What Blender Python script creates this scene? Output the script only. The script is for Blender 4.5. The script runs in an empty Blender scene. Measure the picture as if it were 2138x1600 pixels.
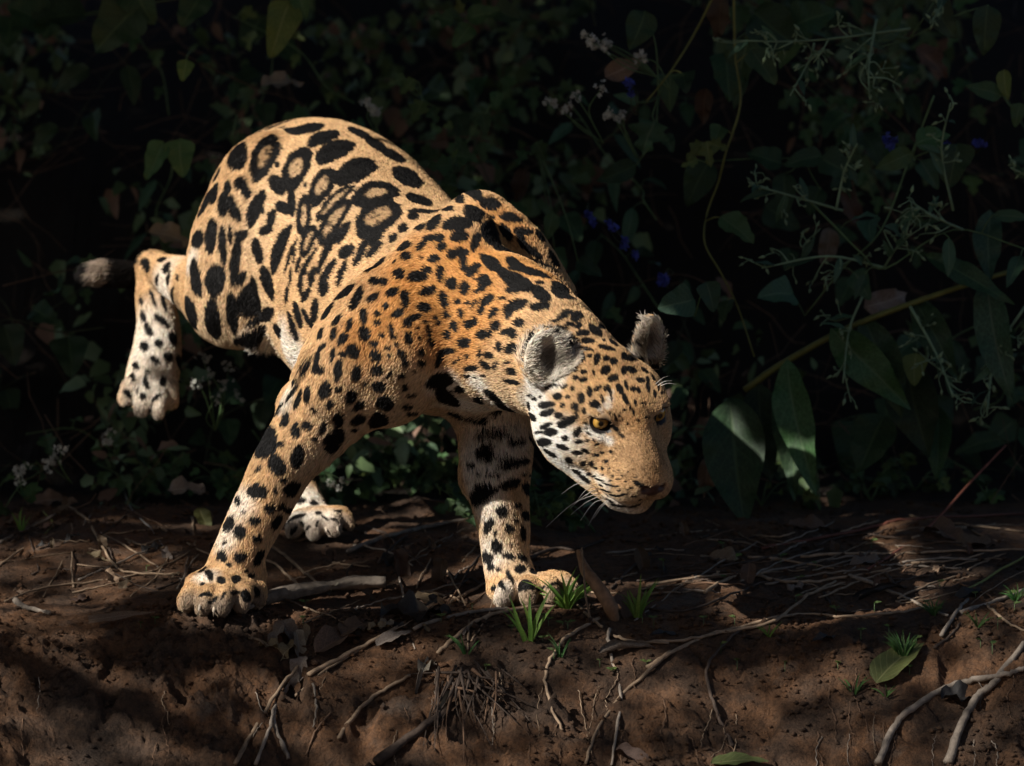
import bpy, bmesh, math, random
import numpy as np
from mathutils import Vector, Matrix, noise as mnoise
from mathutils.bvhtree import BVHTree

# ------------------------------------------------------------------ camera
SC = bpy.context.scene
CAM_Y, CAM_Z, PPM = -10.0, 0.40, 1250.0        # camera stands 10 m away on the river; 1250 photo px per metre at y = 0
cam_d = bpy.data.cameras.new('camera')
cam = bpy.data.objects.new('camera', cam_d)
SC.collection.objects.link(cam)
cam.location = (0, CAM_Y, CAM_Z)
cam.rotation_euler = (math.radians(90), 0, 0)
cam_d.sensor_width = 36.0
cam_d.lens = 36.0 * 10.0 / (2138.0 / PPM)
cam_d.clip_end = 2000
SC.camera = cam
cam_d.dof.use_dof = True
cam_d.dof.focus_distance = 9.75
cam_d.dof.aperture_fstop = 4.5

# ------------------------------------------------------------------ light
SUN_TO = Vector((-0.66, -0.53, 0.53)).normalized()      # direction towards the sun
world = bpy.data.worlds.new('World')
SC.world = world
world.use_nodes = True
wn = world.node_tree
wn.nodes.clear()
sky = wn.nodes.new('ShaderNodeTexSky')
sky.sky_type = 'NISHITA'
sky.sun_disc = False
sky.sun_elevation = math.asin(SUN_TO.z)
sky.sun_rotation = math.atan2(SUN_TO.x, SUN_TO.y)
bg = wn.nodes.new('ShaderNodeBackground')
bg.inputs['Strength'].default_value = 0.05
wo = wn.nodes.new('ShaderNodeOutputWorld')
wn.links.new(sky.outputs[0], bg.inputs[0])
wn.links.new(bg.outputs[0], wo.inputs[0])
sun_d = bpy.data.lights.new('sun', 'SUN')
sun_d.energy = 5.0
sun_d.angle = math.radians(0.55)
sun_d.color = (1.0, 0.945, 0.86)
sun = bpy.data.objects.new('sun', sun_d)
SC.collection.objects.link(sun)
sun.rotation_euler = SUN_TO.to_track_quat('Z', 'Y').to_euler()
sun.location = SUN_TO * 30
SC.view_settings.view_transform = 'Standard'
SC.view_settings.look = 'None'
SC.view_settings.exposure = 0.48
SC.view_settings.gamma = 1.0
SC.view_settings.use_curve_mapping = False
SC.render.film_transparent = False
SC.cycles.max_bounces = 4
SC.cycles.diffuse_bounces = 2
SC.cycles.glossy_bounces = 2
SC.cycles.transmission_bounces = 3
SC.cycles.use_denoising = True

# ------------------------------------------------------------------ helpers
random.seed(7)
RNG = np.random.default_rng(11)
COL = SC.collection

def P(px, py, y=0.0):
    """a point seen at a photo pixel, y metres behind the focus plane"""
    s = (y - CAM_Y) / -CAM_Y / PPM
    return Vector(((px - 1069.0) * s, y, CAM_Z + (800.0 - py) * s))

def pxl(r, y=0.0):
    return r * (y - CAM_Y) / -CAM_Y / PPM

def tag(o, label=None, cat=None, group=None, kind=None):
    if label: o['label'] = label
    if cat: o['category'] = cat
    if group: o['group'] = group
    if kind: o['kind'] = kind
    return o

def empty(name, loc=(0, 0, 0)):
    o = bpy.data.objects.new(name, None)
    o.empty_display_size = 0.05
    o.location = loc
    COL.objects.link(o)
    return o

def link(name, me, mat=None, parent=None):
    o = bpy.data.objects.new(name, me)
    COL.objects.link(o)
    if mat is not None and len(me.materials) == 0:
        me.materials.append(mat)
    if parent is not None:
        o.parent = parent
        o.matrix_parent_inverse = Matrix.Translation(-Vector(parent.location))
    return o

def mesh_from(name, V, F, smooth=True):
    me = bpy.data.meshes.new(name)
    V = np.asarray(V, dtype=np.float32)
    me.vertices.add(len(V))
    me.vertices.foreach_set('co', V.ravel())
    if isinstance(F, np.ndarray):
        n, k = F.shape
        me.loops.add(n * k)
        me.loops.foreach_set('vertex_index', F.astype(np.int32).ravel())
        me.polygons.add(n)
        me.polygons.foreach_set('loop_start', np.arange(0, n * k, k, dtype=np.int32))
        if smooth:
            me.polygons.foreach_set('use_smooth', np.ones(n, dtype=bool))
        me.update(calc_edges=True)
        me.validate()
    else:
        me.clear_geometry()
        me.from_pydata([tuple(v) for v in V], [], F)
        if smooth:
            me.polygons.foreach_set('use_smooth', np.ones(len(F), dtype=bool))
        me.update()
    return me

def _hash(i, j, k, seed):
    h = (i.astype(np.int64) * 374761393 + j.astype(np.int64) * 668265263 + k.astype(np.int64) * 2147483647 + seed * 1274126177) & 0xFFFFFFFF
    h = ((h ^ (h >> 13)) * 1274126177) & 0xFFFFFFFF
    return ((h ^ (h >> 16)) & 0xFFFF).astype(np.float32) / 65535.0

def vnoise(p, scale=1.0, seed=0):
    """smooth value noise in -1..1 for an (n,3) array"""
    q = np.asarray(p, dtype=np.float64) * scale
    i = np.floor(q).astype(np.int64)
    f = (q - i).astype(np.float32)
    f = f * f * (3 - 2 * f)
    r = 0
    for dx in (0, 1):
        wx = f[:, 0] if dx else 1 - f[:, 0]
        for dy in (0, 1):
            wy = f[:, 1] if dy else 1 - f[:, 1]
            for dz in (0, 1):
                wz = f[:, 2] if dz else 1 - f[:, 2]
                r = r + wx * wy * wz * _hash(i[:, 0] + dx, i[:, 1] + dy, i[:, 2] + dz, seed)
    return r * 2 - 1

def fbm(p, scale, octaves=4, seed=0, gain=0.5):
    a, s, r = 1.0, scale, 0
    for o in range(octaves):
        r = r + a * vnoise(p, s, seed + o * 17)
        a *= gain
        s *= 2.03
    return r

def mat_new(name):
    m = bpy.data.materials.new(name)
    m.use_nodes = True
    nt = m.node_tree
    b = nt.nodes.get('Principled BSDF')
    return m, nt, b

def simple_mat(name, col, rough=0.6, vary=0.25, scale=30.0, spec=0.3, bump=0.0, bscale=200.0, trans=0.0, col2=None):
    """one base colour, mottled by noise and a little per-object variation"""
    m, nt, b = mat_new(name)
    N, Lk = nt.nodes, nt.links
    tc = N.new('ShaderNodeTexCoord')
    nz = N.new('ShaderNodeTexNoise'); nz.inputs['Scale'].default_value = scale; nz.inputs['Detail'].default_value = 4
    Lk.new(tc.outputs['Object'], nz.inputs['Vector'])
    mix = N.new('ShaderNodeMix'); mix.data_type = 'RGBA'
    c = Vector(col)
    c2 = Vector(col2) if col2 else c * (1 - vary)
    mix.inputs['A'].default_value = (*c2, 1)
    mix.inputs['B'].default_value = (*(c * (1 + vary * 0.6)), 1)
    rp = N.new('ShaderNodeMapRange'); rp.inputs['From Min'].default_value = 0.35; rp.inputs['From Max'].default_value = 0.65
    Lk.new(nz.outputs['Fac'], rp.inputs['Value'])
    Lk.new(rp.outputs['Result'], mix.inputs['Factor'])
    oi = N.new('ShaderNodeObjectInfo')
    hs = N.new('ShaderNodeHueSaturation')
    mr = N.new('ShaderNodeMapRange'); mr.inputs['To Min'].default_value = 0.75; mr.inputs['To Max'].default_value = 1.25
    Lk.new(oi.outputs['Random'], mr.inputs['Value'])
    Lk.new(mr.outputs['Result'], hs.inputs['Value'])
    Lk.new(mix.outputs['Result'], hs.inputs['Color'])
    Lk.new(hs.outputs['Color'], b.inputs['Base Color'])
    b.inputs['Roughness'].default_value = rough
    b.inputs['Specular IOR Level'].default_value = spec
    if bump:
        bz = N.new('ShaderNodeTexNoise'); bz.inputs['Scale'].default_value = bscale; bz.inputs['Detail'].default_value = 5
        Lk.new(tc.outputs['Object'], bz.inputs['Vector'])
        bp = N.new('ShaderNodeBump'); bp.inputs['Strength'].default_value = bump; bp.inputs['Distance'].default_value = 0.002
        Lk.new(bz.outputs['Fac'], bp.inputs['Height'])
        Lk.new(bp.outputs['Normal'], b.inputs['Normal'])
    if trans:
        tr = N.new('ShaderNodeBsdfTranslucent')
        Lk.new(hs.outputs['Color'], tr.inputs['Color'])
        ms = N.new('ShaderNodeMixShader'); ms.inputs[0].default_value = trans
        out = [n for n in N if n.type == 'OUTPUT_MATERIAL'][0]
        Lk.new(b.outputs[0], ms.inputs[1]); Lk.new(tr.outputs[0], ms.inputs[2])
        Lk.new(ms.outputs[0], out.inputs['Surface'])
    return m

def tube_arrays(pts, rad, nseg=6, cap=True, flat=1.0):
    """swept tube through pts; returns verts, quads"""
    pts = [Vector(p) for p in pts]
    n = len(pts)
    V, F = [], []
    up = Vector((0.13, 0.31, 0.94))
    for i, p in enumerate(pts):
        t = (pts[min(i + 1, n - 1)] - pts[max(i - 1, 0)])
        t = t.normalized() if t.length > 1e-9 else Vector((0, 0, 1))
        a = t.cross(up)
        if a.length < 0.05: a = t.cross(Vector((1, 0, 0)))
        a.normalize(); b = t.cross(a)
        r = rad[i] if hasattr(rad, '__len__') else rad
        for k in range(nseg):
            an = 2 * math.pi * k / nseg
            V.append(p + a * (math.cos(an) * r) + b * (math.sin(an) * r * flat))
    for i in range(n - 1):
        for k in range(nseg):
            k2 = (k + 1) % nseg
            F.append((i * nseg + k, i * nseg + k2, (i + 1) * nseg + k2, (i + 1) * nseg + k))
    if cap:
        F.append(tuple(range(nseg - 1, -1, -1)))
        F.append(tuple((n - 1) * nseg + k for k in range(nseg)))
    return V, F

def spline(pts, per=6):
    """Catmull-Rom through control points"""
    pts = [Vector(p) for p in pts]
    if len(pts) < 3:
        return [pts[0].lerp(pts[-1], i / per) for i in range(per + 1)]
    out = []
    q = [pts[0] * 2 - pts[1]] + pts + [pts[-1] * 2 - pts[-2]]
    for i in range(1, len(q) - 2):
        for k in range(per):
            t = k / per
            p0, p1, p2, p3 = q[i - 1], q[i], q[i + 1], q[i + 2]
            out.append(0.5 * ((2 * p1) + (p2 - p0) * t + (2 * p0 - 5 * p1 + 4 * p2 - p3) * t * t + (3 * p1 - p0 - 3 * p2 + p3) * t ** 3))
    out.append(pts[-1])
    return out
# ================================================================== the bank
PROF = np.array([(-60, 2600), (-32, 2600), (-18, 2600), (-4, 2350), (-2, 2200), (-0.9, 2000), (-0.62, 1760), (-0.47, 1570), (-0.37, 1440), (-0.28, 1345), (-0.17, 1290), (-0.05, 1262), (0.1, 1222), (0.4, 1130), (0.75, 1072), (1.0, 1040),
                 (1.18, 985), (1.45, 760), (1.75, 470), (2.1, 170), (2.6, -150), (4, -600), (10, -1000), (60, -1400)], dtype=float)
PZ = np.array([P(1069, q[1], q[0]).z for q in PROF])
PZ[:5] = [17.0, 2.5, -1.25, -1.2, -1.0]      # far bank added unseen behind the camera to block low sky light
PZ[-3:] = [1.9, 2.4, 3.0]
def smooth_interp(x, xp, fp):
    # monotone cubic (PCHIP-like) through the profile
    d = np.diff(fp) / np.diff(xp)
    m = np.concatenate([[d[0]], np.where(d[:-1] * d[1:] > 0, 2 * d[:-1] * d[1:] / (d[:-1] + d[1:] + 1e-12), 0), [d[-1]]])
    i = np.clip(np.searchsorted(xp, x) - 1, 0, len(xp) - 2)
    h = xp[i + 1] - xp[i]; t = np.clip((x - xp[i]) / h, 0, 1)
    return (2 * t**3 - 3 * t**2 + 1) * fp[i] + (t**3 - 2 * t**2 + t) * h * m[i] + (-2 * t**3 + 3 * t**2) * fp[i + 1] + (t**3 - t**2) * h * m[i + 1]
PAWS = [(P(460, 1284, -0.20), 0.10), (P(1110, 1262, -0.06), 0.10), (P(668, 1124, 0.40), 0.09)]
def ground_raw(x, y):
    q = np.stack([x, y, np.zeros_like(x)], 1)
    yy = y + 0.05 * vnoise(q, 2.1, 51) + 0.025 * vnoise(q, 6.0, 52) + 0.05 * np.clip(-x - 0.35, 0, 0.6)
    z = smooth_interp(yy, PROF[:, 0], PZ)
    face = np.clip((-0.20 - yy) / 0.12, 0, 1)
    near_ = np.exp(-np.maximum(np.abs(x) - 1.2, 0)) * np.exp(-np.maximum(np.abs(y - 0.3) - 1.2, 0))
    q3 = np.stack([x, y * 0.8, z * 1.2], 1)
    big = fbm(q3, 7, 3, 61)
    mid = fbm(q3, 22, 3, 71)
    rid = 1 - np.abs(vnoise(q3, 34, 81)) * 2
    fine = fbm(q3, 80, 4, 91, 0.62)
    hole = np.clip(vnoise(q3, 17, 95) - 0.42, 0, 1) * 2.0
    wq = q3 + 0.02 * np.stack([vnoise(q3, 14, 101), vnoise(q3, 14, 102), vnoise(q3, 14, 103)], 1)
    clod = np.maximum(0, 0.55 - np.abs(vnoise(wq, 26, 104))) ** 2 * 3.0          # crumbled clods with creases between
    crack = np.clip(0.07 - np.abs(vnoise(wq, 11, 105)), 0, 0.07) / 0.07
    calm = np.clip(0.55 + 0.9 * vnoise(q3, 4.5, 106), 0.12, 1.4)
    ledge = np.sin(z * 95 + 3.0 * vnoise(q3, 5, 107) + 2.0 * big) * np.clip(vnoise(q3, 3.5, 108) + 0.3, 0, 1)
    grit = np.abs(fbm(q3, 190, 2, 109))
    d = 0.012 * big + calm * (0.005 * mid + 0.0030 * fine) + 0.0016 * grit + face * (calm * (0.006 * mid + 0.014 * clod + 0.0055 * fine) + 0.008 * ledge - 0.034 * hole - 0.012 * crack)
    d += 0.0018 * np.clip(vnoise(q3, 150, 97), 0, 1)
    return z + d * near_ + 0.10 * vnoise(q, 0.45, 55) * (1 - near_)
_pc = []
for q, r in PAWS:
    zz = ground_raw(np.array([q.x]), np.array([q.y]))[0]
    _pc.append((q, r, q.z - zz))
def ground_z(x, y):
    z = ground_raw(x, y)
    for q, r, dz in _pc:
        w = np.exp(-((x - q.x) ** 2 + (y - q.y) ** 2) / (r * r))
        z = z + dz * w
    return z
def axis_samples(lo, hi, step, far):
    a = np.arange(lo, hi + step * 0.5, step)
    L, R = [lo], [hi]
    s = step
    while L[-1] > -far: s *= 1.18; L.append(L[-1] - s)
    s = step
    while R[-1] < far: s *= 1.18; R.append(R[-1] + s)
    return np.concatenate([L[:0:-1], a, R[1:]])
gx = axis_samples(-0.92, 0.92, 0.0034, 60)
gy = np.concatenate([np.arange(-0.60, -0.20, 0.0028), np.arange(-0.20, 0.55, 0.0045), np.arange(0.55, 1.195, 0.009)])
lo_, s_ = [-0.60], 0.004
while lo_[-1] > -60: s_ *= 1.2; lo_.append(lo_[-1] - s_)
hi_, s_ = [1.2], 0.012
while hi_[-1] < 60: s_ *= 1.18; hi_.append(hi_[-1] + s_)
gy = np.concatenate([lo_[::-1], gy[gy > -0.598], hi_])
GX, GY = np.meshgrid(gx, gy, indexing='ij')
GZ = ground_z(GX.ravel(), GY.ravel())
nx_, ny_ = GX.shape
ii = np.arange(nx_ * ny_).reshape(nx_, ny_)
GV = np.stack([GX.ravel(), GY.ravel(), GZ], 1)
GF = np.stack([ii[:-1, :-1].ravel(), ii[1:, :-1].ravel(), ii[1:, 1:].ravel(), ii[:-1, 1:].ravel()], 1)
# soil colour
m_soil, nt, b = mat_new('bank_soil')
N, Lk = nt.nodes, nt.links
tc = N.new('ShaderNodeTexCoord')
def noise_node(scale, detail=5, rough=0.6):
    n_ = N.new('ShaderNodeTexNoise'); n_.inputs['Scale'].default_value = scale; n_.inputs['Detail'].default_value = detail; n_.inputs['Roughness'].default_value = rough
    Lk.new(tc.outputs['Object'], n_.inputs['Vector'])
    return n_
def ramp(src, stops):
    r_ = N.new('ShaderNodeValToRGB')
    e_ = r_.color_ramp.elements
    e_[0].position, e_[0].color = stops[0][0], (*stops[0][1], 1)
    e_[1].position, e_[1].color = stops[-1][0], (*stops[-1][1], 1)
    for p_, c_ in stops[1:-1]:
        k_ = e_.new(p_); k_.color = (*c_, 1)
    Lk.new(src, r_.inputs['Fac'])
    return r_
c1 = ramp(noise_node(5.5, 6, 0.65).outputs['Fac'], [(0.30, (0.052, 0.036, 0.027)), (0.44, (0.094, 0.057, 0.037)), (0.57, (0.150, 0.076, 0.039)), (0.70, (0.130, 0.100, 0.080))])
c2 = ramp(noise_node(75, 8, 0.78).outputs['Fac'], [(0.32, (0.35, 0.35, 0.35)), (0.5, (0.95, 0.95, 0.95)), (0.68, (1.5, 1.42, 1.3))])
mm = N.new('ShaderNodeMix'); mm.data_type = 'RGBA'; mm.blend_type = 'MULTIPLY'; mm.inputs['Factor'].default_value = 1.0
Lk.new(c1.outputs['Color'], mm.inputs['A']); Lk.new(c2.outputs['Color'], mm.inputs['B'])
# shade under the thicket painted into the slope as near-black soil
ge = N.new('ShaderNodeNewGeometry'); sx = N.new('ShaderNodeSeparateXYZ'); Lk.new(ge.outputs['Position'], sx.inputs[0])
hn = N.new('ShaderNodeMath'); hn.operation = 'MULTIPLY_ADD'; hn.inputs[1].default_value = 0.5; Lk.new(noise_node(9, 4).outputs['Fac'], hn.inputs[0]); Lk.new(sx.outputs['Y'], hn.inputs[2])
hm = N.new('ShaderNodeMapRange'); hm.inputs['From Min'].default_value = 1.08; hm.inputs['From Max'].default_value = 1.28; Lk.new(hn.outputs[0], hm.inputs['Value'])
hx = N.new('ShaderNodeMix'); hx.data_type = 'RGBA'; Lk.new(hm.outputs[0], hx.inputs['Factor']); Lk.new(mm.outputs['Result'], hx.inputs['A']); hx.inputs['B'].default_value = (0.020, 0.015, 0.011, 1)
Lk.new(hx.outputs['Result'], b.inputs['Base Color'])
b.inputs['Roughness'].default_value = 0.72
b.inputs['Specular IOR Level'].default_value = 0.22
bz = noise_node(170, 9, 0.8)
bp = N.new('ShaderNodeBump'); bp.inputs['Strength'].default_value = 0.9; bp.inputs['Distance'].default_value = 0.009
bz2 = N.new('ShaderNodeTexVoronoi'); bz2.inputs['Scale'].default_value = 190; Lk.new(tc.outputs['Object'], bz2.inputs['Vector'])
ba = N.new('ShaderNodeMath'); ba.operation = 'MULTIPLY_ADD'; ba.inputs[1].default_value = 0.35; Lk.new(bz2.outputs['Distance'], ba.inputs[0]); Lk.new(bz.outputs['Fac'], ba.inputs[2])
Lk.new(ba.outputs[0], bp.inputs['Height']); Lk.new(bp.outputs['Normal'], b.inputs['Normal'])
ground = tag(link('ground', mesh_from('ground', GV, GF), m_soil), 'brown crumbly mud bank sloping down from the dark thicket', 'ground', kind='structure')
_sub = (np.abs(GX[:-1, :-1].ravel()) < 2.5) & (GY[:-1, :-1].ravel() > -1.5) & (GY[:-1, :-1].ravel() < 4)
GBVH = BVHTree.FromPolygons(GV.tolist(), GF[_sub].tolist())
CAMP = Vector((0, CAM_Y, CAM_Z))
def G(px, py, lift=0.0):
    """point of the bank seen at a photo pixel"""
    d = (P(px, py, 0) - CAMP).normalized()
    h_ = GBVH.ray_cast(CAMP, d)
    if h_[0] is None: return P(px, py, 0.5)
    return h_[0] + Vector((0, 0, lift))
def drop(p, lift=0.0):
    h_ = GBVH.ray_cast(Vector((p.x, p.y, 5)), Vector((0, 0, -1)))
    return (h_[0] if h_[0] is not None else p) + Vector((0, 0, lift))
# ================================================================== the jaguar
# The body is one closed surface: a signed-distance field of limbs and muscles, meshed, then refined.
PRIMS = []          # (eval(points)->d, bbox lo, bbox hi, k, op)
FLOW = []           # (a, b, r) segments giving the lie of the coat

def add_seg(a, b, ra, rb, k, sq=1.0, op='u'):
    a = np.array(a); b = np.array(b)
    S = np.array([1, 1 / sq, 1.0])
    A, B = a * S, b * S
    AB = B - A
    L2 = max(float(AB @ AB), 1e-12)
    def ev(p):
        q = p * S - A
        t = np.clip(q @ AB / L2, 0, 1)
        d = q - t[:, None] * AB
        return np.sqrt((d * d).sum(1)) - (ra + (rb - ra) * t)
    m = max(ra, rb)
    e = np.array([m, m * max(sq, 1), m]) + 0.045 + k
    PRIMS.append((ev, np.minimum(a, b) - e, np.maximum(a, b) + e, k, op))

def chain(nodes, k=0.03, sq=1.0, flow=True, per=3):
    """nodes: (px, py, y, r_px); a smooth tapering limb; the coat lies from the first node to the last"""
    W = np.array([[*P(n[0], n[1], n[2]), pxl(n[3], n[2])] for n in nodes])
    q = np.concatenate([[2 * W[0] - W[1]], W, [2 * W[-1] - W[-2]]])
    out = []
    for i in range(1, len(q) - 2):
        for j in range(per):
            t = j / per
            out.append(0.5 * (2 * q[i] + (q[i + 1] - q[i - 1]) * t + (2 * q[i - 1] - 5 * q[i] + 4 * q[i + 1] - q[i + 2]) * t * t + (3 * q[i] - q[i - 1] - 3 * q[i + 1] + q[i + 2]) * t ** 3))
    out.append(W[-1])
    n0 = len(PRIMS)
    for i in range(len(out) - 1):
        add_seg(out[i][:3], out[i + 1][:3], out[i][3], out[i + 1][3], k, sq)
        if flow:
            FLOW.append((out[i][:3], out[i + 1][:3], out[i][3], out[i + 1][3]))
    segs = PRIMS[n0:]
    del PRIMS[n0:]
    PRIMS.append((segs, np.min([g[1] for g in segs], axis=0), np.max([g[2] for g in segs], axis=0), k, 'u'))

def ell(c, axes, radii, k=0.02, op='u'):
    """ellipsoid: centre, 3 unit axes, 3 radii"""
    c = np.array(c); R = np.array([np.array(a) for a in axes]); rr = np.array(radii)
    rm = float(rr.min())
    def ev(p):
        q = (p - c) @ R.T
        k0 = np.sqrt(((q / rr) ** 2).sum(1)) + 1e-9
        k1 = np.sqrt(((q / (rr * rr)) ** 2).sum(1)) + 1e-9
        return np.where(k0 < 0.2, -rm, k0 * (k0 - 1.0) / k1)
    e = float(rr.max()) + 0.045 + k
    PRIMS.append((ev, c - e, c + e, k, op))

XA = (np.array([1.0, 0, 0]), np.array([0, 1.0, 0]), np.array([0, 0, 1.0]))

def blob(px, py, y, rx, ry, rd, ang=0.0, k=0.02, op='u'):
    """ellipsoid in photo px: rx along ang (image degrees, clockwise), ry across, rd in depth (px)"""
    a = math.radians(ang)
    ax = np.array([math.cos(a), 0, -math.sin(a)]); az = np.array([math.sin(a), 0, math.cos(a)])
    ell(P(px, py, y), (ax, XA[1], az), (pxl(rx, y), pxl(rd, y), pxl(ry, y)), k, op)

# ---- head frame (fitted to eyes, ears, nose, chin)
yaw, pit, rol = math.radians(35.0), math.radians(32.2), math.radians(8.8)
HS = 1.155 * 0.01
hf = np.array([math.sin(yaw) * math.cos(pit), -math.cos(yaw) * math.cos(pit), -math.sin(pit)])
l0 = np.array([math.cos(yaw), math.sin(yaw), 0.0]); u0 = np.cross(hf, l0)
hl = math.cos(rol) * l0 + math.sin(rol) * u0
hu = -math.sin(rol) * l0 + math.cos(rol) * u0
HO = np.array(P(1304, 868, -0.34))
HAX = (hf, hl, hu)
def H(F, L, U):
    return HO + (hf * F + hl * L + hu * U) * HS
def hell(F, L, U, rf, rl, ru, k=1.2, op='u', rot=None):
    ax = HAX
    if rot is not None:            # tilt (pitch about the l axis, yaw about the u axis), degrees
        p_, y_ = math.radians(rot[0]), math.radians(rot[1])
        f1 = hf * math.cos(p_) + hu * math.sin(p_); u1 = -hf * math.sin(p_) + hu * math.cos(p_)
        f2 = f1 * math.cos(y_) + hl * math.sin(y_); l2 = -f1 * math.sin(y_) + hl * math.cos(y_)
        ax = (f2, l2, u1)
    ell(H(F, L, U), ax, (rf * HS, rl * HS, ru * HS), k * HS, op)
def hseg(a, b, ra, rb, k=1.2, op='u'):
    add_seg(H(*a), H(*b), ra * HS, rb * HS, k * HS, 1.0, op)

# ---- trunk and neck (head to tail)
chain([(1215, 800, -0.27, 108), (1130, 735, -0.21, 134), (1030, 690, -0.11, 165), (930, 680, 0.0, 188), (830, 630, 0.12, 200),
       (740, 560, 0.30, 208), (668, 488, 0.50, 212), (625, 455, 0.66, 195), (592, 450, 0.78, 160)], k=0.05)
chain([(920, 530, 0.22, 94), (850, 470, 0.36, 102), (770, 405, 0.50, 112), (690, 372, 0.62, 116), (630, 380, 0.72, 116)], k=0.04, flow=False)      # spine
# far shoulder hump and near shoulder blade
chain([(1120, 640, 0.06, 88), (1055, 550, 0.08, 98), (1000, 478, 0.10, 80)], k=0.035, flow=False)
chain([(965, 505, -0.02, 78), (925, 590, -0.07, 118), (870, 690, -0.12, 138), (800, 770, -0.13, 122)], k=0.03, flow=False)
def toe(kx, ky, kd, tx, ty, td, r0=19, r1=23, r2=18):
    chain([(kx, ky, kd, r0), ((kx * 0.45 + tx * 0.55), min(ky, ty) * 0.45 + max(ky, ty) * 0.55 - 6, (kd * 0.35 + td * 0.65), r1), (tx, ty, td, r2)], k=0.0035, per=2, flow=True)
# near fore leg
chain([(880, 610, -0.05, 95), (800, 690, -0.10, 120), (735, 780, -0.13, 116), (668, 872, -0.12, 84), (598, 962, -0.12, 66), (556, 1040, -0.12, 59), (520, 1110, -0.12, 55), (488, 1180, -0.12, 53), (470, 1218, -0.13, 50)], k=0.014)
blob(618, 834, -0.09, 45, 34, 40, -45, k=0.02)
chain([(905, 540, -0.05, 66), (880, 640, -0.145, 78), (830, 735, -0.19, 74)], k=0.018, flow=False)      # scapular ridge and deltoid
chain([(800, 640, -0.10, 78), (742, 740, -0.165, 86), (694, 820, -0.172, 62)], k=0.010, flow=False)     # triceps
blob(612, 945, -0.145, 82, 40, 44, 122, k=0.02)                                                          # forearm muscle
blob(541, 1196, -0.115, 15, 26, 22, -10, k=0.012)                                                        # carpal pad
blob(466, 1228, -0.15, 80, 38, 76, 8, k=0.016)
for q in ((422, 1226, -0.15, 390, 1258, -0.215, 20, 25, 21), (447, 1224, -0.16, 424, 1270, -0.245), (478, 1224, -0.16, 463, 1271, -0.245), (510, 1226, -0.15, 503, 1266, -0.215), (534, 1220, -0.11, 538, 1254, -0.15, 18, 22, 18)):
    toe(*q)
# far fore leg
chain([(1020, 800, 0.04, 110), (1034, 880, 0.03, 84), (1036, 950, 0.01, 76), (1042, 1030, 0.0, 62), (1052, 1100, 0.0, 54), (1056, 1160, 0.0, 48), (1066, 1205, -0.01, 50), (1078, 1232, -0.02, 40)], k=0.022)
blob(990, 1005, 0.03, 30, 45, 30, -20, k=0.02)
blob(1096, 1234, -0.03, 78, 36, 58, 2, k=0.016)
for q in ((1074, 1216, -0.03, 1050, 1252, -0.085, 20, 24, 20), (1106, 1214, -0.04, 1103, 1250, -0.115), (1134, 1212, -0.03, 1152, 1244, -0.105), (1150, 1210, -0.01, 1194, 1232, -0.06)):
    toe(*q)
# near hind leg: thigh, shank folded back to the hock, hanging foot
chain([(592, 420, 0.50, 150), (545, 520, 0.44, 148), (508, 600, 0.40, 118), (500, 645, 0.39, 84)], k=0.014)
chain([(470, 640, 0.42, 78), (415, 600, 0.54, 60), (345, 570, 0.68, 38), (322, 560, 0.72, 34)], k=0.02)
chain([(325, 562, 0.72, 33), (322, 615, 0.71, 38), (330, 670, 0.69, 43), (328, 730, 0.67, 50), (318, 785, 0.65, 54), (312, 815, 0.64, 48)], k=0.016)
for q in ((290, 792, 0.64, 264, 832, 0.58, 20, 22, 18), (306, 802, 0.63, 296, 856, 0.56, 20, 21, 16), (330, 804, 0.63, 330, 860, 0.565, 20, 21, 16), (350, 794, 0.64, 357, 840, 0.60, 19, 20, 16)):
    toe(*q)
chain([(605, 470, 0.40, 80), (570, 590, 0.37, 84), (530, 670, 0.36, 58)], k=0.012, flow=False)             # front of the thigh
blob(306, 548, 0.72, 20, 20, 18, 20, k=0.012)                                                            # heel
# far hind leg: hip to planted foot
chain([(690, 600, 0.70, 130), (690, 720, 0.56, 92), (672, 800, 0.47, 62), (600, 930, 0.56, 40), (606, 985, 0.53, 40), (630, 1045, 0.49, 42), (648, 1080, 0.46, 42)], k=0.022)
blob(665, 1090, 0.42, 68, 33, 54, -4, k=0.014)
for q in ((636, 1080, 0.44, 612, 1108, 0.37), (662, 1078, 0.43, 656, 1112, 0.355), (688, 1076, 0.43, 696, 1106, 0.36), (702, 1074, 0.43, 724, 1094, 0.39, 18, 21, 17)):
    toe(*q)
# flank fold, belly
chain([(760, 720, 0.16, 150), (690, 680, 0.36, 120), (620, 660, 0.46, 80)], k=0.04, flow=False)
blob(625, 690, 0.35, 20, 62, 40, -8, k=0.025)
# tail
chain([(590, 440, 0.82, 60), (530, 500, 0.93, 36), (420, 590, 0.96, 30), (330, 590, 0.92, 28), (270, 574, 0.88, 28), (215, 570, 0.86, 27), (188, 572, 0.85, 22)], k=0.02)

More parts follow.
